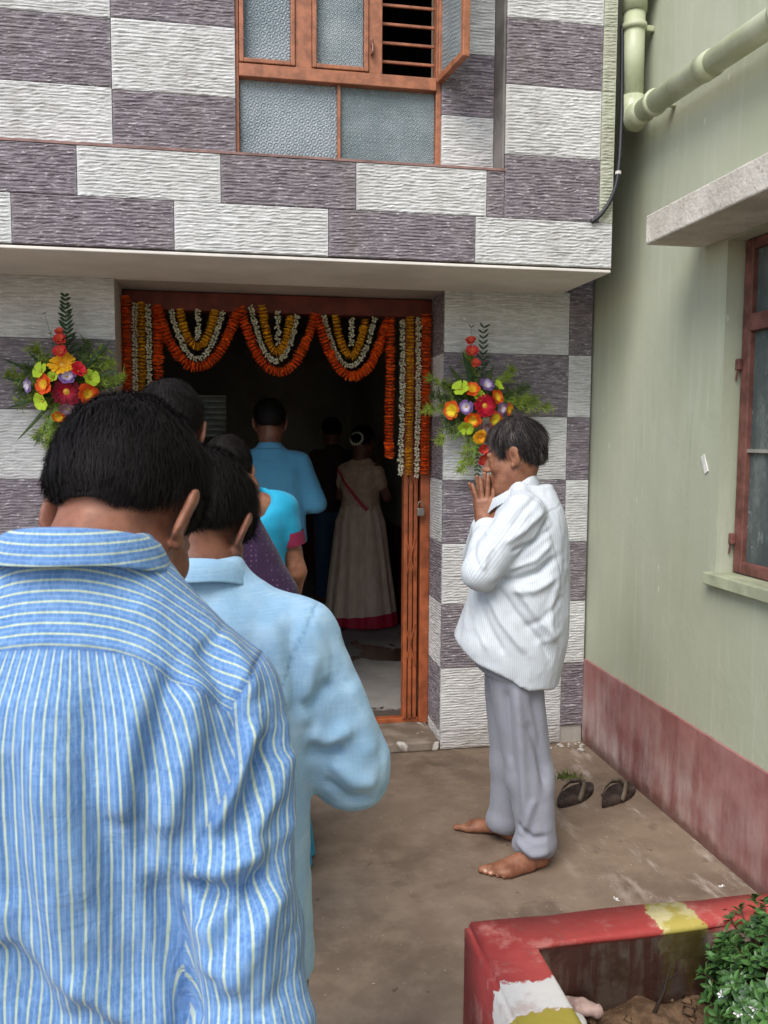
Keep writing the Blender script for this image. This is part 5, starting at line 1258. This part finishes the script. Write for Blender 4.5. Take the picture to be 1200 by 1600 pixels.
def leaf_strip(m, p0, p1, w_, bend=.0, n=5, mi=0, up=(0, -1, 0)):
    """pointed blade from p0 to p1"""
    p0, p1 = np.array(p0, float), np.array(p1, float); d = p1-p0; L = np.linalg.norm(d)+1e-9; s_ = np.cross(d, up); s_ /= np.linalg.norm(s_)+1e-9; nn = np.cross(s_, d/L); vs = []; fs = []
    for i in range(n+1):
        t = i/n; c = p0+d*t+nn*bend*4*t*(1-t)*L; ww = w_*math.sin(math.pi*min(1, .12+.88*t))**.8*(1 if i < n else 0.05); vs += [c-s_*ww/2, c+nn*ww*.18, c+s_*ww/2]
    for i in range(n):
        b = 3*i; fs += [(b, b+3, b+4, b+1), (b+1, b+4, b+5, b+2)]
    m.add(vs, fs, mi)
def frond(p0, p1, n, l0, l1, w_, ang=.9, bend=.0, seed=0, taper=True):
    rs = np.random.RandomState(seed); m = MB(); p0, p1 = np.array(p0, float), np.array(p1, float); d = p1-p0; L = np.linalg.norm(d); d = d/L; s_ = np.cross(d, (0, -1, 0)); s_ /= np.linalg.norm(s_)
    m.tube([p0, (p0+p1)/2+s_*bend*L, p1], [.0022, .0016, .0006], 5)
    for i in range(n):
        t = .15+.85*i/(n-1); c = p0+d*L*t+s_*bend*L*4*t*(1-t)*.5; l = l0+(l1-l0)*(t if taper else 1-abs(2*t-1))
        for sg in (-1, 1):
            a = ang*(1+rs.normal(0, .12)); dr = d*math.cos(a)+s_*sg*math.sin(a)+np.array([0, -1, 0])*rs.normal(.05, .12)
            leaf_strip(m, c, c+dr*l*(1+rs.normal(0, .12)), w_, rs.normal(0, .04), 3)
    return m
def plume(p0, p1, seed, n=60, spread=.055, l=.04, w_=.0030):
    """feathery asparagus-like spray"""
    rs = np.random.RandomState(seed); m = MB(); p0, p1 = np.array(p0, float), np.array(p1, float); d = p1-p0; L = np.linalg.norm(d); d = d/L; s_ = np.cross(d, (0, -1, 0)); s_ /= np.linalg.norm(s_); m.tube([p0, p1], [.002, .0006], 4)
    for i in range(n):
        t = rs.rand()**.7; c = p0+d*L*t; sp = spread*(1-.75*t)*rs.uniform(-1, 1); q = c+s_*sp+d*abs(sp)*.9+np.array([0, rs.normal(-.01, .012), 0])
        leaf_strip(m, c, q, w_, 0, 2)
        for k in range(5):
            e = c+(q-c)*rs.uniform(.3, 1); leaf_strip(m, e, e+(d*rs.uniform(.3, 1)+s_*rs.normal(0, .7)+np.array([0, rs.normal(0, .5), 0]))*l*rs.uniform(.4, .9), w_, 0, 2)
    return m
def bouquet(center, flowers, fronds, blades, plumes, label, stems=()):
    Yb = YW-.10; c0 = at(*center, Y=Yb); root = empty('bouquet', c0); tag(root, label, 'bouquet', None)
    Q = lambda px, py, dy=0.: np.array(at(px, py, Y=Yb+dy))-c0
    m = MB(); m.box((-.035, .03, -.06), (.035, .085, .05), bev=.01); m.build('foam_holder', plain('foam_green', '#3f5a3a', .9), root)
    for (px, py, kind, dia, sd) in flowers:
        R_ = dia*.57; o_ = Q(px, py, -.02-.02*((px*7+py) % 5)/5); rs = np.random.RandomState(sd)
        if kind in ('red', 'maroon', 'gold'): m = disc_flower(16, R_, .006, .010, sd, 1.05, 2)
        elif kind in ('coral', 'scarlet'): m = disc_flower(6, R_, .003, .022, sd, 1.15, 2)
        else: m = disc_flower(6, R_, .003, .016, sd, 1.12, 2 if kind != 'lime' else 1)
        o = m.build('gerbera' if kind in ('red', 'maroon', 'gold') else 'gladiolus' if kind == 'coral' else 'rose' if kind == 'scarlet' else 'trumpet_flower', FM[kind], root, True); o.location = o_
        out = Vector((o_[0]*1.4, -.17, o_[2]*(1.4 if abs(o_[2]) < .12 else .5))); o.rotation_euler = (Matrix.Rotation(rs.uniform(0, 6), 3, 'Y')).to_euler(); o.rotation_euler = (out.to_track_quat('-Y', 'Z').to_matrix() @ Matrix.Rotation(rs.uniform(0, 6), 3, 'Y')).to_euler()
        e = MB(); rr = R_*(.24 if kind in ('red', 'maroon', 'gold') else .13)
        e.add([(rr*math.cos(a), -.003, rr*math.sin(a)) for a in np.linspace(0, 6.283, 9)[:-1]]+[(0, -.009, 0)], [(i, (i+1) % 8, 8) for i in range(8)]); e.build('flower_eye', M_EYE, o)
        st = MB(); st.tube([np.array([0, .06, 0])+o_*.1, o_+np.array([0, .012, 0])], .0025, 5); st.build('stem', M_LEAF2, root)
    for i, (a, b, n, l0, l1, w_, mt) in enumerate(fronds): frond(Q(*a, .03), Q(*b, .0), n, l0, l1, w_, seed=i).build('frond', mt, root)
    for i, (a, b, w_, mt) in enumerate(blades):
        m = MB(); leaf_strip(m, Q(*a, .05), Q(*b, -.0-.01*(i % 3)), w_, .05*((i % 3)-1), 7); m.build('leaf_blade', mt, root, True)
    for i, (a, b, mt) in enumerate(plumes): plume(Q(*a, .04), Q(*b, .01), i+int(center[0])).build('feathery_spray', mt, root)
    return root
R_fl = [(721, 608, 'lime', .072, 1), (738, 610, 'orange', .068, 2), (759, 604, 'purple', .066, 3), (774, 622, 'orange', .070, 4), (757, 634, 'red', .098, 5), (708, 641, 'yr', .078, 6), (729, 636, 'purple', .064, 7), (781, 638, 'purple', .060, 8), (791, 639, 'orange', .058, 9), (739, 655, 'orange', .072, 10), (771, 654, 'yr', .076, 11), (729, 667, 'lime', .070, 12), (757, 667, 'mauve', .066, 13), (750, 682, 'gold', .066, 14),
        (736, 536, 'coral', .045, 15), (738, 552, 'coral', .058, 16), (743, 570, 'coral', .040, 17), (755, 698, 'coral', .05, 18), (756, 714, 'coral', .068, 19), (777, 604, 'lime', .052, 20), (748, 620, 'lime', .05, 22)]
R_fr = [((752, 610), (756, 512), 11, .055, .030, .010, M_LEAF), ((748, 670), (745, 752), 12, .034, .018, .009, M_LEAF), ((740, 600), (736, 512), 5, .03, .02, .006, M_OLIVE)]
R_bl = [((745, 630), (690, 596), .035, M_LEAF), ((745, 630), (700, 570), .030, M_OLIVE), ((745, 630), (722, 548), .030, M_LEAF), ((750, 630), (772, 570), .028, M_OLIVE), ((745, 640), (690, 670), .03, M_OLIVE), ((750, 640), (740, 720), .03, M_LEAF2), ((760, 630), (812, 612), .026, M_LEAF), ((745, 635), (712, 600), .03, M_LEAF2), ((742, 640), (708, 690), .026, M_LEAF2)]
R_pl = [((745, 632), (660, 640), M_FEATH), ((745, 630), (672, 590), M_FEATH), ((745, 640), (684, 690), M_FEATH), ((745, 645), (720, 735), M_FEATH), ((747, 645), (735, 722), M_FEATH), ((760, 630), (834, 622), M_FEATH), ((760, 632), (862, 636), M_FEATH), ((758, 625), (800, 578), M_FEATH), ((748, 622), (730, 552), M_FEATH), ((745, 632), (676, 618), M_OLIVE), ((745, 640), (695, 660), M_OLIVE), ((760, 630), (822, 604), M_OLIVE)]
bouquet((747, 634), R_fl, R_fr, R_bl, R_pl, 'flower bouquet with a crimson gerbera on the stone pillar above the praying man')
L_fl = [(98, 570, 'gold', .105, 31), (65, 580, 'lime', .068, 32), (71, 601, 'orange', .080, 33), (122, 580, 'scarlet', .064, 34), (105, 589, 'purple', .070, 35), (140, 591, 'lime', .072, 36), (104, 612, 'maroon', .110, 37), (135, 615, 'orange', .085, 38), (47, 603, 'purple', .056, 39), (67, 626, 'lime', .072, 40), (156, 621, 'mauve', .055, 41), (105, 638, 'mauve', .062, 42), (93, 648, 'orange', .055, 43), (95, 533, 'coral', .05, 44), (95, 552, 'coral', .055, 45), (94, 522, 'coral', .035, 46), (84, 590, 'lime', .045, 47)]
L_fr = [((106, 570), (101, 463), 15, .075, .022, .013, M_LEAF), ((100, 600), (70, 490), 4, .02, .012, .004, M_OLIVE), ((85, 640), (75, 690), 9, .034, .018, .010, M_LEAF2)]
L_bl = [((95, 600), (4, 560), .020, M_LEAF), ((95, 605), (2, 590), .020, M_LEAF), ((95, 610), (6, 640), .018, M_LEAF), ((95, 612), (25, 690), .016, M_OLIVE), ((95, 600), (40, 545), .020, M_LEAF), ((110, 600), (176, 530), .022, M_LEAF), ((110, 610), (196, 600), .020, M_LEAF), ((100, 615), (52, 700), .018, M_LEAF), ((110, 610), (190, 575), .018, M_OLIVE), ((100, 605), (75, 555), .03, M_OLIVE), ((105, 605), (140, 545), .03, M_OLIVE), ((100, 620), (75, 670), .035, M_LEAF2)]
L_pl = [((100, 605), (15, 585), M_FEATH), ((100, 605), (30, 630), M_FEATH), ((100, 600), (55, 545), M_FEATH), ((108, 600), (160, 545), M_FEATH), ((110, 605), (192, 590), M_FEATH), ((100, 620), (58, 685), M_FEATH), ((100, 620), (75, 695), M_FEATH), ((105, 605), (135, 535), M_OLIVE), ((100, 605), (40, 575), M_OLIVE), ((98, 610), (28, 610), M_OLIVE), ((108, 605), (175, 565), M_FEATH), ((104, 600), (95, 530), M_OLIVE)]
bouquet((103, 606), L_fl, L_fr, L_bl, L_pl, 'flower bouquet with golden and maroon gerberas and tall fern on the left pillar')

# ================================================================== PLANTER, SHRUB, SANDALS, LITTER
KZ = .30
kc = at(722, 1436, Z=KZ)                                   # far left top corner
ki = at(824, 1472, Z=KZ)
n = NT('painted_kerb', .6, .35); v = n.pos(); s_ = n.sep(v)
wear = n.noise(v, 11., 6, .65); c = n.mix(n.ramp(n.noise(v, 4., 4), .35, .7), lin('#9c3a36'), lin('#ae4a44'))
c = n.mix(n.ramp(wear, .52, .68, 0., .55), c, lin('#c68a7e')); c = n.mix(n.ramp(n.noise(v, 26., 6, .7), .56, .7, 0., .6), c, lin('#8a5a4c'))
jit = n.math('MULTIPLY', n.math('SUBTRACT', n.noise(v, 22., 6, .7), .5), .10)
def band(sock, a, b): x = n.math('ADD', sock, jit); return n.math('MULTIPLY', n.ramp(x, a-.004, a+.004), n.ramp(x, b-.004, b+.004, 1., 0.))
bx0_, bx1_ = at(1003, 1415, Z=KZ)[0], at(1075, 1415, Z=KZ)[0]
far = n.math('GREATER_THAN', s_[1], ki[1]-.02)
topm = n.ramp(s_[2], KZ-.10, KZ-.03)
yel = n.math('MULTIPLY', n.math('MULTIPLY', band(s_[0], bx0_, bx1_), far), n.ramp(n.math('ADD', s_[2], n.math('MULTIPLY', n.noise(n.scale(v, (40, 40, 3)), 1., 3), .3)), .30, .34))
c = n.mix(yel, c, n.mix(n.ramp(wear, .5, .62), lin('#a8984a'), lin('#c2b685')))
near = n.math('LESS_THAN', s_[1], ki[1]-.02); yw1 = at(790, 1538, Z=KZ)[1]; yw0 = at(815, 1580, Z=KZ)[1]
c = n.mix(n.math('MULTIPLY', near, band(s_[1], yw0-.01, yw1)), c, n.mix(n.ramp(wear, .5, .66), lin('#cdc8c0'), lin('#b9a9a0')))
c = n.mix(n.math('MULTIPLY', near, n.ramp(n.math('ADD', s_[1], jit), yw0-.014, yw0-.006, 1., 0.)), c, n.mix(n.ramp(wear, .5, .7), lin('#9c8d38'), lin('#b3a76a')))
# unpainted, drip-stained inner side
inn = n.math('MULTIPLY', n.math('GREATER_THAN', s_[0], ki[0]-.004), n.math('LESS_THAN', s_[1], ki[1]+.004)); inn = n.math('MULTIPLY', inn, n.ramp(s_[2], KZ-.03, KZ-.012, 1., 0.))
raw = n.mix(n.ramp(n.noise(n.scale(v, (28, 28, 5)), 1., 5, .6), .42, .62), lin('#8a5f54'), lin('#a8988a')); raw = n.mix(n.ramp(n.noise(v, 9., 4), .5, .7), raw, lin('#80634f'))
c = n.mix(n.math('MULTIPLY', inn, n.math('SUBTRACT', 1., n.math('MULTIPLY', yel, .6))), c, raw)
n.col(c); n.bump(n.noise(v, 45., 5), .35, .006); n.bump(n.noise(v, 9., 3), .3, .012)
def wavy(m):
    V = np.array(m.v); V += .0035*np.stack([vnoise(V*7, 1), vnoise(V*7, 2), vnoise(V*9, 3)], 1); m.v = [tuple(p) for p in V]; return m
def kerb_L():
    import bmesh
    bm = bmesh.new(); x0, x1, x2, y0, y1, y2 = kc[0], ki[0], XG-.02, -.6, ki[1], kc[1]
    pts = [(x0, y0), (x1, y0), (x1, y1), (x2, y1), (x2, y2), (x0, y2)]
    bt = [bm.verts.new((x, y, 0)) for x, y in pts]; tp = [bm.verts.new((x, y, KZ)) for x, y in pts]
    bm.faces.new(tp); bm.faces.new(bt[::-1])
    for i in range(6): bm.faces.new((bt[i], bt[(i+1) % 6], tp[(i+1) % 6], tp[i]))
    bmesh.ops.bevel(bm, geom=[e for e in bm.edges if min(v_.co.z for v_ in e.verts) > KZ-.01 or (abs(e.verts[0].co.z-e.verts[1].co.z) > .1)], offset=.016, segments=3, affect='EDGES')
    bmesh.ops.triangulate(bm, faces=[f for f in bm.faces if len(f.verts) > 4])
    for _ in range(4): bmesh.ops.subdivide_edges(bm, edges=[e for e in bm.edges if e.calc_length() > .07], cuts=1)
    bmesh.ops.triangulate(bm, faces=bm.faces[:]); bm.verts.index_update()
    m = MB(); m.add([q.co for q in bm.verts], [[q.index for q in f.verts] for f in bm.faces]); bm.free(); return wavy(m)
planter = empty('planter_wall', (kc[0], kc[1], 0)); tag(planter, 'low red planter wall with yellow and white paint bands', 'planter')
o = kerb_L().build('kerb', n.m, planter, True); o.location = (-kc[0], -kc[1], 0)
# soil
n = NT('planter_soil', .95, .1); v = n.pos(); c = n.mix(n.ramp(n.noise(v, 22., 6, .65), .35, .7), lin('#54402f'), lin('#80664e')); n.col(n.mix(n.ramp(n.noise(v, 90., 4), .6, .7, 0., .6), c, lin('#8a7056'))); n.bump(n.noise(v, 60., 6, .7), .7, .012)
gx = np.linspace(ki[0]-.01, XG-.014, 70); gy = np.linspace(-.6, ki[1]+.01, 90); GX, GY_ = np.meshgrid(gx, gy); P3 = np.stack([GX, GY_, GX*0], -1)
GZ = .10+.035*vnoise(P3*5)+.022*vnoise(P3*14)+.012*np.abs(vnoise(P3*34)); V = np.stack([GX, GY_, GZ], -1).reshape(-1, 3); W_ = len(gx)
F = np.array([(r*W_+k, r*W_+k+1, (r+1)*W_+k+1, (r+1)*W_+k) for r in range(len(gy)-1) for k in range(W_-1)])
o = obj('soil', npmesh('soil', V, F), n.m); tag(o, kind='structure')
# clods
m = MB(); rs = np.random.RandomState(5)
for k in range(150):
    c_ = np.array([rs.uniform(ki[0]+.02, 1.5), rs.uniform(1.0, ki[1]-.02), .115+.02*rs.rand()]); r = rs.uniform(.006, .02)
    q = np.array([(1, 0, 0), (-1, 0, 0), (0, 1, 0), (0, -1, 0), (0, 0, .7), (0, 0, -.7), ])*r*(1+rs.normal(0, .25, (6, 3))); m.add(q+c_, [(0, 2, 4), (2, 1, 4), (1, 3, 4), (3, 0, 4), (2, 0, 5), (1, 2, 5), (3, 1, 5), (0, 3, 5)])
o = m.build('soil_clods', n.m, None, True); tag(o, 'loose brown clods on the planter soil', 'soil', kind='stuff')
# pale rock
def rock(c_, r, seed, label, mat):
    V, F = dens(np.array(c_)-.2, np.array(c_)+.2, .007, [(ell(c_, r, euler(0, 0, -.5)), 0.)]); N = normals(V, F); V = V+N*(.014*np.round(1.5*vnoise(V*22, seed))/1.5+.005*vnoise(V*60, seed))[:, None]; V = relax(V, F, .4)
    me = npmesh('rock', V-np.array(c_), F); o = obj('rock', me, mat, None, c_); tag(o, label, 'rock'); return o
rk = at(905, 1572, Z=.15); rock(rk, (.052, .028, .018), 3, 'pale pinkish rock lying in the planter against the kerb', plain('pink_rock', '#a98f84', .85, .2, .25, 25., .6, 50.))
rk2 = at(893, 1602, Z=.16); rock(rk2, (.035, .03, .035), 5, 'small whitewashed rock beside the kerb paint', plain('white_rock', '#c9c5bd', .85, .2, .15, 25., .5, 50.))
t0 = at(1018, 1592, Z=.12); t1 = at(1048, 1505, Y=t0[1]+.03); m = MB(); m.tube([t0, (np.array(t0)+t1)/2+np.array([.008, 0, 0]), t1], [.005, .004, .002], 6); m.tube([np.array(t0)*.35+np.array(t1)*.65, np.array(t1)+np.array([.03, .0, -.02])], [.003, .001], 5)
o = m.build('twig', plain('twig_brown', '#33281f', .9), None, True); tag(o, 'thin dark twig stuck upright in the planter soil', 'twig')

# shrub with small white flowers
def shrub():
    c0 = at(1232, 1560, Y=1.74); c0[2] = .055; root = empty('shrub', c0); tag(root, 'glossy green shrub with tiny white flowers in the planter', 'shrub')
    rs = np.random.RandomState(11); st = MB(); V = []; F = []; fl = []
    R_ = np.array([.235, .26, .27])
    def rosette(p, d, n_):
        for k in range(n_):
            a = 2*math.pi*k/n_+rs.rand(); u = np.cross(d, (0, 0, 1)); u = u/(np.linalg.norm(u)+1e-6) if np.linalg.norm(u) > .1 else np.array([1., 0, 0]); w_ = np.cross(d, u)
            dr = d*rs.uniform(.25, .8)+(u*math.cos(a)+w_*math.sin(a)); dr /= np.linalg.norm(dr); L = rs.uniform(.022, .036); s_ = np.cross(dr, d+rs.normal(0, .2, 3)); s_ /= np.linalg.norm(s_)+1e-6; nn = np.cross(s_, dr); ww = L*rs.uniform(.36, .48)
            b = len(V); q = p-d*rs.uniform(0, .022)
            V.extend([q, q+dr*L*.4-s_*ww/2+nn*.002, q+dr*L*.4, q+dr*L*.4+s_*ww/2+nn*.002, q+dr*L*.75-s_*ww*.38, q+dr*L*.75-nn*.001, q+dr*L*.75+s_*ww*.38, q+dr*L-nn*.005]); F.extend([(b, b+1, b+2), (b, b+2, b+3), (b+1, b+4, b+5, b+2), (b+2, b+5, b+6, b+3), (b+4, b+7, b+5), (b+5, b+7, b+6)])
    for k in range(620):
        d = rs.normal(0, 1, 3); d[2] = abs(d[2])*.9-.15; d /= np.linalg.norm(d); lump = .80+.22*vnoise((d*2.6)[None])[0]+.12*vnoise((d*6)[None])[0]
        p = d*R_*lump*rs.uniform(.6, 1.)**.5+np.array([0, 0, .10]); dd = d+np.array([0, 0, .45])+rs.normal(0, .25, 3); dd /= np.linalg.norm(dd)
        rosette(p, dd, 8)
        if k % 3 == 0: st.tube([np.array([rs.normal(0, .02), rs.normal(0, .02), -.02]), p*.5+np.array([0, 0, .03]), p], [.005, .003, .0015], 5)
        if k % 17 == 0: fl.append((p+dd*.016, dd))
    me = bpy.data.meshes.new('foliage'); me.from_pydata([tuple(p) for p in V], [], F); me.update()
    n = NT('shrub_leaf', .38, .45); oi = n.new('NewGeometry').outputs['Random Per Island']; c = n.mix(oi, lin('#2c4a24'), lin('#50753a')); n.col(c); n.b.inputs['Subsurface Weight'].default_value = 0
    o = obj('foliage', me, n.m, root); o['kind'] = 'stuff'
    st.build('stems', plain('stem_brown', '#4a3b28', .8), root)
    fm = MB()
    for k in range(5):
        a = 2*math.pi*k/5; fm.add([(0, 0, 0), (.008*math.cos(a-.45), .008*math.sin(a-.45), .002), (.012*math.cos(a), .012*math.sin(a), .003), (.008*math.cos(a+.45), .008*math.sin(a+.45), .002)], [(0, 1, 2, 3)])
    me = fm.mesh('white_flower'); me.materials.append(plain('white_petal', '#d9d6d0', .6))
    for p, d in fl:
        o = bpy.data.objects.new('white_flower', me); COL.objects.link(o); o.parent = root; o.location = p; o.rotation_euler = Vector(d).to_track_quat('Z', 'Y').to_euler()
    return me
FLM = shrub()
for (px, py, z, lb) in ((962, 1406, KZ+.004, 'tiny white flower fallen on the kerb between corner and yellow band'), (1128, 1386, KZ+.004, 'tiny white flower fallen on the red kerb right of the yellow band')):
    o = bpy.data.objects.new('fallen_flower', FLM); COL.objects.link(o); o.location = at(px, py, Z=z); o.scale = (.9, .9, 1.2); o.rotation_euler = (.3, .2, px); tag(o, lb, 'flower', 'fallen flowers')

# sandals
n = NT('sandal_foam', .75, .25); v = n.coord(); c = n.mix(n.ramp(n.noise(v, 40., 5), .35, .7), lin('#2b2320'), lin('#463a33')); n.col(n.mix(n.ramp(n.noise(v, 12., 4), .5, .7, 0., .4), c, lin('#6b5a4c'))); n.bump(n.noise(v, 260., 3), .4, .002); M_SOLE = n.m
M_STRAP = plain('sandal_strap', '#6a5f50', .6, .3, .2, 40., .3, 200.)
def sandal(loc, rz, side, label):
    root = empty('sandal', loc, rz); tag(root, label, 'sandal'); root.scale = (1.15, 1.15, 1.15)
    out = []
    for t in np.linspace(0, 2*math.pi, 48, endpoint=False):
        y = .125*math.cos(t); w_ = .037+.010*math.cos(t)-.006*math.cos(2*t); out.append((w_*math.sin(t)+side*.006*math.sin(2*t)*.5, y))
    m = MB(); nv = len(out); rows = [(.97, .0), (1., .004), (1., .016), (.98, .020), (.90, .0205), (.45, .0185)]
    vs = [(x*k, y*k, z+.010*max(0, -y/.125)**2*(z > .01)) for k, z in rows for x, y in out]+[(0, 0, .018)]
    fs = [(i*nv+k, i*nv+(k+1) % nv, (i+1)*nv+(k+1) % nv, (i+1)*nv+k) for i in range(len(rows)-1) for k in range(nv)]+[((len(rows)-1)*nv+k, (len(rows)-1)*nv+(k+1) % nv, len(rows)*nv) for k in range(nv)]+[tuple(range(nv-1, -1, -1))]
    m.add(vs, fs); m.build('sole', M_SOLE, root, True)
    for sg in (-1, 1):
        pts = [np.array([0, .070, .018]), np.array([sg*.010, .055, .046]), np.array([sg*.030, .015, .050]), np.array([sg*.040, -.025, .034]), np.array([sg*.040, -.045, .014])]
        m = MB(); vs = []; fs = []
        for i, p in enumerate(pts):
            w_ = (.005, .010, .013, .012, .010)[i]; d = np.array([sg*.5, -1, 0.]); d /= np.linalg.norm(d); t_ = pts[min(i+1, 4)]-pts[max(i-1, 0)]; t_ /= np.linalg.norm(t_); s_ = np.cross(t_, (sg*.9, .3, .6)); s_ /= np.linalg.norm(s_); nn = np.cross(s_, t_)
            vs += [p-s_*w_+nn*.002, p+s_*w_+nn*.002, p+s_*w_-nn*.002, p-s_*w_-nn*.002]
        for i in range(4): fs += [(4*i+k, 4*i+(k+1) % 4, 4*i+4+(k+1) % 4, 4*i+4+k) for k in range(4)]
        m.add(vs, fs); m.build('strap', M_STRAP, root, True)
    m = MB(); m.tube([(0, .072, .015), (0, .070, .042)], .0035, 8); m.build('toe_post', M_STRAP, root)
a = at(899, 1246, Z=0); b = at(964, 1246, Z=0)
da = np.array(at(928, 1228, Z=0))-np.array(at(873, 1264, Z=0)); db = np.array(at(990, 1228, Z=0))-np.array(at(943, 1264, Z=0))
sandal(a, math.atan2(-da[0], da[1]), -1, 'worn brown flip-flop sandal nearer the praying man\'s heels'); sandal(b, math.atan2(-db[0], db[1]), 1, 'worn brown flip-flop sandal nearer the maroon wall base')
# grass tuft in the corner
g0 = at(884, 1216, Z=0); m = MB(); rs = np.random.RandomState(3)
for k in range(60):
    p = np.array([rs.normal(0, .035), rs.normal(0, .015), 0]); leaf_strip(m, p, p+np.array([rs.normal(0, .025), rs.normal(-.01, .02), rs.uniform(.01, .035)]), .004, .1, 3, up=(0, -1, .2))
o = m.build('grass_tuft', plain('grass_green', '#5a6a2e', .7, .2, .3), None, False, g0); tag(o, 'small tuft of grass in the corner behind the sandals', 'grass')
# rubble and lime dust at the foot of the wall
m = MB()
for k in range(46):
    p = np.array([rs.uniform(1.25, 1.72), YW-.02-abs(rs.normal(0, .05)), .004]); r = rs.uniform(.004, .016); q = np.array([(1, 0, 0), (-1, 0, 0), (0, 1, 0), (0, -1, 0), (0, 0, .7), (0, 0, -.5)])*r*(1+rs.normal(0, .3, (6, 3))); m.add(q+p, [(0, 2, 4), (2, 1, 4), (1, 3, 4), (3, 0, 4), (2, 0, 5), (1, 2, 5), (3, 1, 5), (0, 3, 5)])
o = m.build('plaster_crumbs', M_PLASTER); tag(o, 'pale plaster crumbs along the foot of the stone wall', 'rubble', kind='stuff')
m = MB()
for k in range(70):
    p = np.array([rs.uniform(-1.2, 1.6), rs.uniform(1.9, 3.9), .002]); r = rs.uniform(.002, .005); q = np.array([(1, 0, 0), (-1, 0, 0), (0, 1, 0), (0, -1, 0), (0, 0, .7), (0, 0, -.5)])*r*(1+rs.normal(0, .3, (6, 3))); m.add(q+p, [(0, 2, 4), (2, 1, 4), (1, 3, 4), (3, 0, 4), (2, 0, 5), (1, 2, 5), (3, 1, 5), (0, 3, 5)])
o = m.build('grit', plain('grit', '#9a8a78', .9)); tag(o, 'scattered pale grit on the brown cement yard', 'grit', kind='stuff')
